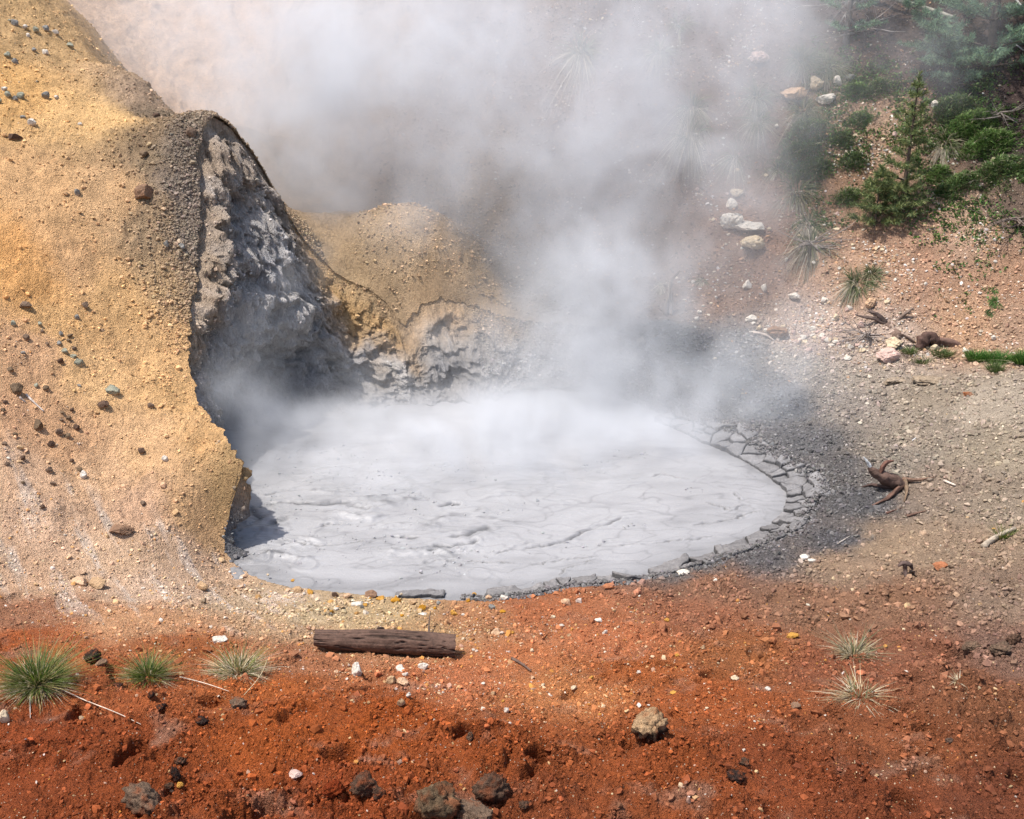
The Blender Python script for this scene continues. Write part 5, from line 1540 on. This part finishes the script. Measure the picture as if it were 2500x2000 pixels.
# ------------------------------------------------------------------ vegetation of the hillside
HG = 'tussocks on the hillside'
SL = .75
for i, (x, y, wp, hp, ng, nd, kind, lab) in enumerate([
    (1960, 150, 90, 52, 300, 160, 'dull', 'left half of the large grey green tussock near the top'), (2020, 165, 100, 46, 220, 240, 'dull', 'right half of the large grey green tussock near the top'), (2062, 180, 46, 36, 20, 160, 'dry', 'straw coloured tussock at the right end of the large one'),
    (1965, 275, 84, 44, 260, 120, 'dull', 'grey green tussock just below the peach ledge'), (2005, 300, 50, 44, 40, 160, 'dry', 'grey dead tussock right of the dark green clump'), (1960, 335, 96, 60, 420, 90, 'deep', 'upper part of the dark green clump on the hillside'),
    (1950, 390, 100, 60, 460, 100, 'deep', 'middle of the dark green clump on the hillside'), (1975, 430, 80, 52, 340, 60, 'deep', 'lower right of the dark green clump on the hillside'), (1950, 470, 90, 60, 120, 240, 'dull', 'grey tussock under the dark green clump'),
    (1905, 415, 60, 46, 60, 170, 'dull', 'grey tussock left of the dark green clump'), (1690, 265, 70, 80, 60, 260, 'dry', 'tall pale tussock in the steam, the upper one'), (1685, 330, 80, 80, 40, 280, 'dry', 'tall pale tussock in the steam, the middle one'), (1800, 385, 66, 64, 30, 240, 'dry', 'pale drooping tussock in thin steam'),
    (1850, 240, 50, 60, 120, 110, 'dull', 'green grey tussock left of the peach ledge, upper'), (1850, 300, 56, 64, 90, 150, 'dull', 'green grey tussock left of the peach ledge, lower'), (1420, 130, 70, 90, 80, 200, 'dull', 'dim tussock far back in the steam'), (1610, 130, 60, 50, 110, 120, 'dull', 'dim green tussock near the top in thin steam'),
    (1660, 60, 60, 40, 90, 120, 'dull', 'dim tussock at the top edge in thin steam'), (2330, 270, 90, 50, 420, 70, 'deep', 'top of the long green mat at right'), (2370, 315, 110, 56, 560, 60, 'green', 'bright middle of the long green mat at right'), (2410, 365, 110, 56, 520, 90, 'green', 'lower middle of the long green mat at right'),
    (2440, 425, 90, 56, 420, 130, 'deep', 'bottom of the long green mat at right'), (2310, 350, 70, 50, 60, 220, 'dry', 'dead grey fringe left of the long green mat'), (2340, 460, 100, 44, 330, 60, 'deep', 'leafy clump below the long green mat'), (2290, 430, 50, 40, 180, 40, 'green', 'small leafy clump right of the pine sapling'),
    (1985, 600, 90, 70, 60, 300, 'dry', 'grey dead tussock right of the rounded boulder'), (1975, 545, 70, 56, 40, 220, 'dry', 'grey dead tussock above the other dead one'), (2095, 695, 80, 56, 120, 220, 'dull', 'dry tussock above the peach boulder'), (2130, 672, 50, 40, 100, 90, 'dull', 'green grey tussock beside the dry one'),
    (2430, 738, 26, 16, 170, 10, 'green', 'bright green cushion on the bare slope at right'), (2428, 708, 16, 11, 90, 10, 'green', 'smaller green cushion above the bright one'), (2416, 765, 18, 12, 90, 30, 'deep', 'dark green cushion below the bright one'), (1715, 685, 36, 22, 10, 120, 'dry', 'small dry tuft near the white pebble'),
    (2100, 295, 50, 30, 160, 40, 'green', 'low green plant right of the white slab'), (2140, 215, 56, 34, 150, 70, 'deep', 'low dark plant below the brown scar'), (2090, 225, 60, 26, 240, 40, 'green', 'fresh green plant patch beside the white upright stone'), (1620, 700, 40, 44, 0, 170, 'dry', 'pale straw tuft left of the snag'),
    (2080, 400, 60, 34, 200, 60, 'deep', 'low green plant left of the pine sapling'), (2060, 345, 44, 28, 150, 40, 'deep', 'low green plant on the white rubble slope'), (2070, 485, 56, 34, 170, 60, 'deep', 'low green plant beside the small bushy pine')]):
    gr = dict(dull=DULL, deep=DEEP, green=MAT, dry=DULL)[kind]
    dr = [(150, 138, 116), (172, 160, 138), (128, 116, 96), (186, 176, 156)]
    if kind in ('deep', 'green') and wp > 40:
        spread(x, y, wp * 1.15, hp * 1.25, int(ng * 5), .085, gr, lab, 'low shrubs on the hillside', 300 + i, dry=int(nd * 1.6))
    else:
        tuft(x, y, wp, hp * .9, int(ng * 1.3), int(nd * 1.4), lab, HG, green=gr, dry=dr, name='tussock', cat='tussock', seed=40 + i, slope=.7, down=(0, -1.0, -1.0), bw=.007, lean=.6, ddroop=.2)
for i, (x, y, wp, hp, n, lab) in enumerate([(2385, 880, 90, 22, 600, 'left end of the bright green grass at the right edge of the bench'), (2440, 888, 110, 26, 900, 'middle of the bright green grass at the right edge of the bench'), (2500, 886, 90, 26, 700, 'right end of the bright green grass, cut by the edge of the picture'),
                                            (2300, 868, 90, 18, 320, 'low thin grass under the dark root plate'), (2220, 862, 60, 16, 200, 'low thin grass behind the pinkish boulder'), (2250, 884, 100, 12, 240, 'short dull grass at the front of the thin strip'), (2430, 908, 60, 22, 300, 'front lobe of the bright green grass')]):
    tuft(x, y, wp, hp, n, 30, lab, 'grass strip at the foot of the hillside', green=[(70, 116, 44), (86, 128, 52), (60, 100, 40), (108, 140, 66)] if n > 350 else [(92, 112, 58), (110, 124, 76)], name='grass_patch', cat='grass patch', seed=90 + i, lean=.45, bw=.005)

# low leafy plants creeping over the hillside: nobody could count them
r = np.random.RandomState(77)
X_, Y_ = r.uniform(3.0, 8.5, 14000), r.uniform(13.0, 18.5, 14000)
cl = fbm(X_ * 1.1 + 3, Y_ * 1.1, o=3)
hh, _ = height(X_, Y_)
dep = Y_ * CP - (hh - CAM_H) * SP
uu, vv = 1078 + X_ / dep * FPX, 862.5 - ((hh - CAM_H) * CP + Y_ * SP) / dep * FPX
want = sst(1640, 1740, uu) * sst(60, 200, vv) * sst(520, 420, vv) * 1.2 + sst(1780, 1900, uu) * sst(700, 520, vv) * sst(420, 500, vv) * .25
k = (r.rand(len(X_)) < want * sst(-.2, .25, cl))
X_, Y_ = X_[k], Y_[k]
hh, _ = height(X_, Y_)
VV, FF, CC, o_ = [], [], [], 0
for a, b, c in zip(X_, Y_, hh):
    n = r.randint(5, 11)
    ang_ = r.uniform(0, 6.28, n); le = r.uniform(.022, .05, n); el = r.uniform(.3, 1.2, n)
    off = r.normal(0, .03, (n, 2))
    for q in range(n):
        d = np.array((math.cos(ang_[q]) * math.cos(el[q]), math.sin(ang_[q]) * math.cos(el[q]) - .25, math.sin(el[q])))
        sdv = np.array((-math.sin(ang_[q]), math.cos(ang_[q]), 0)) * le[q] * .38
        b0 = np.array((a + off[q, 0], b + off[q, 1], c + .7 * off[q, 1]))
        VV += [b0, b0 + d * le[q] * .5 + sdv, b0 + d * le[q], b0 + d * le[q] * .5 - sdv]
        FF.append((o_, o_ + 1, o_ + 2, o_ + 3)); o_ += 4
    CC.append(np.repeat((lin(np.array([(84, 114, 56), (100, 128, 62), (72, 98, 52), (118, 134, 80)]))[r.randint(0, 4, n)] * np.exp(r.normal(0, .2, n))[:, None]) * .7, 4, 0))
me = grid_mesh('undergrowth', np.array(VV), np.array(FF), M_GRASS, False)
shade_attr(me, np.vstack(CC) * 1.2)
link('undergrowth', me, kind='stuff', label='low green leafy plants scattered over the brown hillside')


# ------------------------------------------------------------------ pines
def needles(c0, c1, n, length, r, hue, wd):
    """brush of needles round a shoot from c0 to c1"""
    t = r.uniform(0, 1, n)
    ax = (c1 - c0); L_ = np.linalg.norm(ax); ax = ax / (L_ + 1e-9)
    b = c0[None] + (c1 - c0)[None] * t[:, None]
    rd = r.normal(size=(n, 3)); rd -= (rd @ ax)[:, None] * ax[None]; rd /= np.linalg.norm(rd, axis=1)[:, None] + 1e-9
    d = rd * .8 + ax[None] * r.uniform(.2, 1.0, n)[:, None]; d /= np.linalg.norm(d, axis=1)[:, None]
    ln = length * r.uniform(.6, 1.1, n)
    sd_ = np.cross(d, r.normal(size=(n, 3))); sd_ /= np.linalg.norm(sd_, axis=1)[:, None] + 1e-9
    tip = b + d * ln[:, None]
    V = np.stack([b - sd_ * wd, b + sd_ * wd, tip + sd_ * wd * .3, tip - sd_ * wd * .3], 1).reshape(-1, 3)
    c = lin(np.array(hue, float))[r.randint(0, len(hue), n)] * np.exp(r.normal(0, .22, n))[:, None]
    return V, np.repeat(c, 4, 0)


def pine(x, y, H, R, label, hue, seed, lean=(0, 0), whorls=9, per=6, bare=.12, trunk_hue=(112, 96, 84), nlen=.06, dens=1.0, group='pines on the hillside', cat='pine tree', name='pine_tree', droop=.0, top=1.0):
    r = np.random.RandomState(seed)
    p, s = ground_at(x, y)
    t = thing(name, label, cat, tuple(p), 0, group)
    tip = np.array((lean[0], lean[1], H))
    tr = [np.array((0, 0, -.1)), np.array((lean[0] * .15, lean[1] * .15, H * .33)), np.array((lean[0] * .5, lean[1] * .5, H * .68)), tip]
    rt = .014 * H + .005
    V, F_ = tube(tr, [rt * 1.15, rt * .8, rt * .5, rt * .12], 10, .15, seed, 5)
    link('trunk', poly_mesh('trunk', V, F_, M_WOOD, lin(trunk_hue) * .6), parent=t)
    bts, NV, NC = [], [], []
    for w_ in range(whorls):
        f = bare + (1 - bare) * (w_ + r.uniform(-.2, .2)) / whorls
        f = min(max(f, .04), .985)
        c0 = np.array([np.interp(f, [0, .33, .68, 1], [q[i] for q in tr]) for i in range(3)])
        ln = R * (1 - f) ** .8 * top + .05 * R
        for k in range(per):
            a = k / per * 6.283 + r.uniform(-.5, .5) + w_ * 1.1
            l_ = ln * r.uniform(.65, 1.15)
            up_ = .25 + .5 * f - droop
            c1 = c0 + np.array((math.cos(a) * l_ * .55, math.sin(a) * l_ * .55, up_ * l_ * .35))
            c2 = c0 + np.array((math.cos(a) * l_, math.sin(a) * l_, up_ * l_ * .9))
            bts.append(tube([c0, c1, c2], [rt * .35 * (1 - f) + .003, .004, .002], 5, .1, k, 2, False))
            shoots = [(c0 * .55 + c1 * .45, c2 + (c2 - c1) * .15)]
            for q in range(r.randint(4, 8)):
                e = r.uniform(.25, .95); b0 = c0 + (c2 - c0) * e
                dv = np.array((math.cos(a + r.choice((-1, 1)) * r.uniform(.5, 1.1)), math.sin(a + r.choice((-1, 1)) * r.uniform(.4, 1.1)), r.uniform(.1, .8)))
                shoots.append((b0, b0 + dv * l_ * .32 * (1.2 - e)))
            for s0, s1 in shoots:
                n = int(max(10, np.linalg.norm(s1 - s0) / .012 * 4.2 * dens))
                v, c = needles(s0, s1, n, nlen, r, hue, .0042)
                NV.append(v); NC.append(c)
    v, c = needles(np.array(tr[2]) * .4 + tip * .6, tip + np.array((0, 0, .06)), 160, nlen, r, hue, .0042); NV.append(v); NC.append(c)
    V, F_ = merge(bts)
    link('branches', poly_mesh('branches', V, F_, M_WOOD, lin(trunk_hue) * .55), parent=t, kind='stuff')
    NV = np.vstack(NV); NC = np.vstack(NC)
    k = np.arange(len(NV) // 4) * 4
    me = grid_mesh('crown', NV, np.stack([k, k + 1, k + 2, k + 3], 1), M_NEEDLE, False)
    shade_attr(me, NC * .9)
    link('crown', me, parent=t, kind='stuff')
    return t


NG = [(100, 118, 72), (120, 132, 82), (86, 102, 66), (140, 142, 90)]
NB = [(104, 132, 106), (122, 150, 118), (90, 114, 94), (138, 160, 124)]
pine(2200, 520, 1.75, .42, 'slim young pine sapling in the middle of the green hillside', NG, 3, whorls=11, per=5, bare=.2, dens=.8, nlen=.065)
pine(2135, 555, .75, .42, 'small bushy pine at the foot of the slim sapling', NG, 5, whorls=6, per=6, bare=.15, dens=1.2, nlen=.075)
pine(2200, 545, .5, .42, 'low spreading pine seedling right of the bushy one', NG, 15, whorls=4, per=6, bare=.2, dens=.7)
pine(2410, 170, 3.2, 1.15, 'large dark pine filling the top right corner', NB, 7, whorls=11, per=8, bare=.04, dens=.95, nlen=.075)
pine(2340, 205, 1.25, .55, 'leaning pale green pine reaching down left below the large dark pine', NB, 9, lean=(-1.05, .15), whorls=9, per=6, bare=.1, dens=1.0, nlen=.07)
pine(2290, 190, .7, .5, 'short bushy pine under the leaning pale green one', NB, 19, whorls=5, per=6, bare=.1, dens=.9, nlen=.07)
pine(2065, 105, 2.6, .62, 'pine with dead lower limbs at the top, half veiled by steam', NB, 11, whorls=9, per=5, bare=.1, dens=.7, trunk_hue=(140, 128, 120))


def bare_limbs(x, y, label, hue, seed, n, L0, name='dead_branch', cat='dead branch', group=None, rise=.3):
    r = np.random.RandomState(seed)
    p, s = ground_at(x, y)
    t = thing(name, label, cat, tuple(p), 0, group)
    for q in range(n):
        a = r.uniform(0, 6.283); l_ = L0 * r.uniform(.5, 1.1)
        pts = [np.array((0, 0, rise * r.uniform(.4, 1.2)))]
        d = np.array((math.cos(a), math.sin(a) * .6 - .25, r.uniform(-.15, .35)))
        for k in range(4):
            d = d + r.normal(0, .22, 3); pts.append(pts[-1] + d * l_ / 4)
        parts = [tube(pts, [.012, .010, .007, .005, .002], 5, .1, q, 3, False)]
        for k in range(3):
            e = pts[1 + k]; dv = d + r.normal(0, .6, 3); m1 = e + dv * l_ * .18
            parts.append(tube([e, m1, m1 + (dv + r.normal(0, .5, 3)) * l_ * .16], [.006, .004, .002], 4, .1, q, 3, False))
        V, F_ = merge(parts)
        link('twig', poly_mesh('twig', V, F_, M_WOOD, lin(hue) * .7), parent=t)
    return t


bare_limbs(2090, 55, 'tangle of bare grey limbs hanging under the half veiled pine', (176, 168, 162), 3, 12, .9, rise=.5)
bare_limbs(2085, 95, 'lower tangle of bare grey twigs under the half veiled pine', (168, 158, 150), 4, 9, .7, rise=.15)
bare_limbs(1975, 610, 'grey tangle of dead brush on the slope above the grey brown boulder', (150, 138, 128), 6, 12, .45, rise=.1)
bare_limbs(2120, 830, 'low grey brush at the hillside foot beside the cream boulder', (160, 146, 136), 7, 12, .5, rise=.08)
bare_limbs(2480, 560, 'dry twiggy brush at the right edge of the hillside', (132, 116, 104), 8, 14, .6, rise=.12)
bare_limbs(2440, 300, 'bare twigs above the long green mat at the right edge', (140, 128, 118), 9, 7, .5, rise=.15)
stem([(2100, 4, .12), (2180, 28, .12), (2260, 52, .12), (2335, 76, .1)], .045, .03, (156, 152, 138), 'dead_tree', 'long bare fallen trunk lying across the top of the hillside', 'dead tree', lift=.06)
stem([(2205, 34, .1), (2215, 4, .35), (2235, 4, .35), (2246, 26, .12)], .03, .008, (92, 74, 66), 'dead_branch', 'dark arched branch beside the long fallen trunk', 'dead branch', lift=.02)
stem([(2462, 18, .15), (2482, 36, .12), (2500, 52, .1)], .02, .012, (176, 172, 166), 'dead_branch', 'pale straight branch at the top right edge', 'dead branch', lift=.04)
stem([(2460, 122, .1), (2478, 130, .08), (2496, 140, .06)], .014, .008, (186, 180, 172), 'dead_branch', 'pale forked branch at the right edge below the large dark pine', 'dead branch', lift=.03)
print('OBJECTS', len(bpy.data.objects))
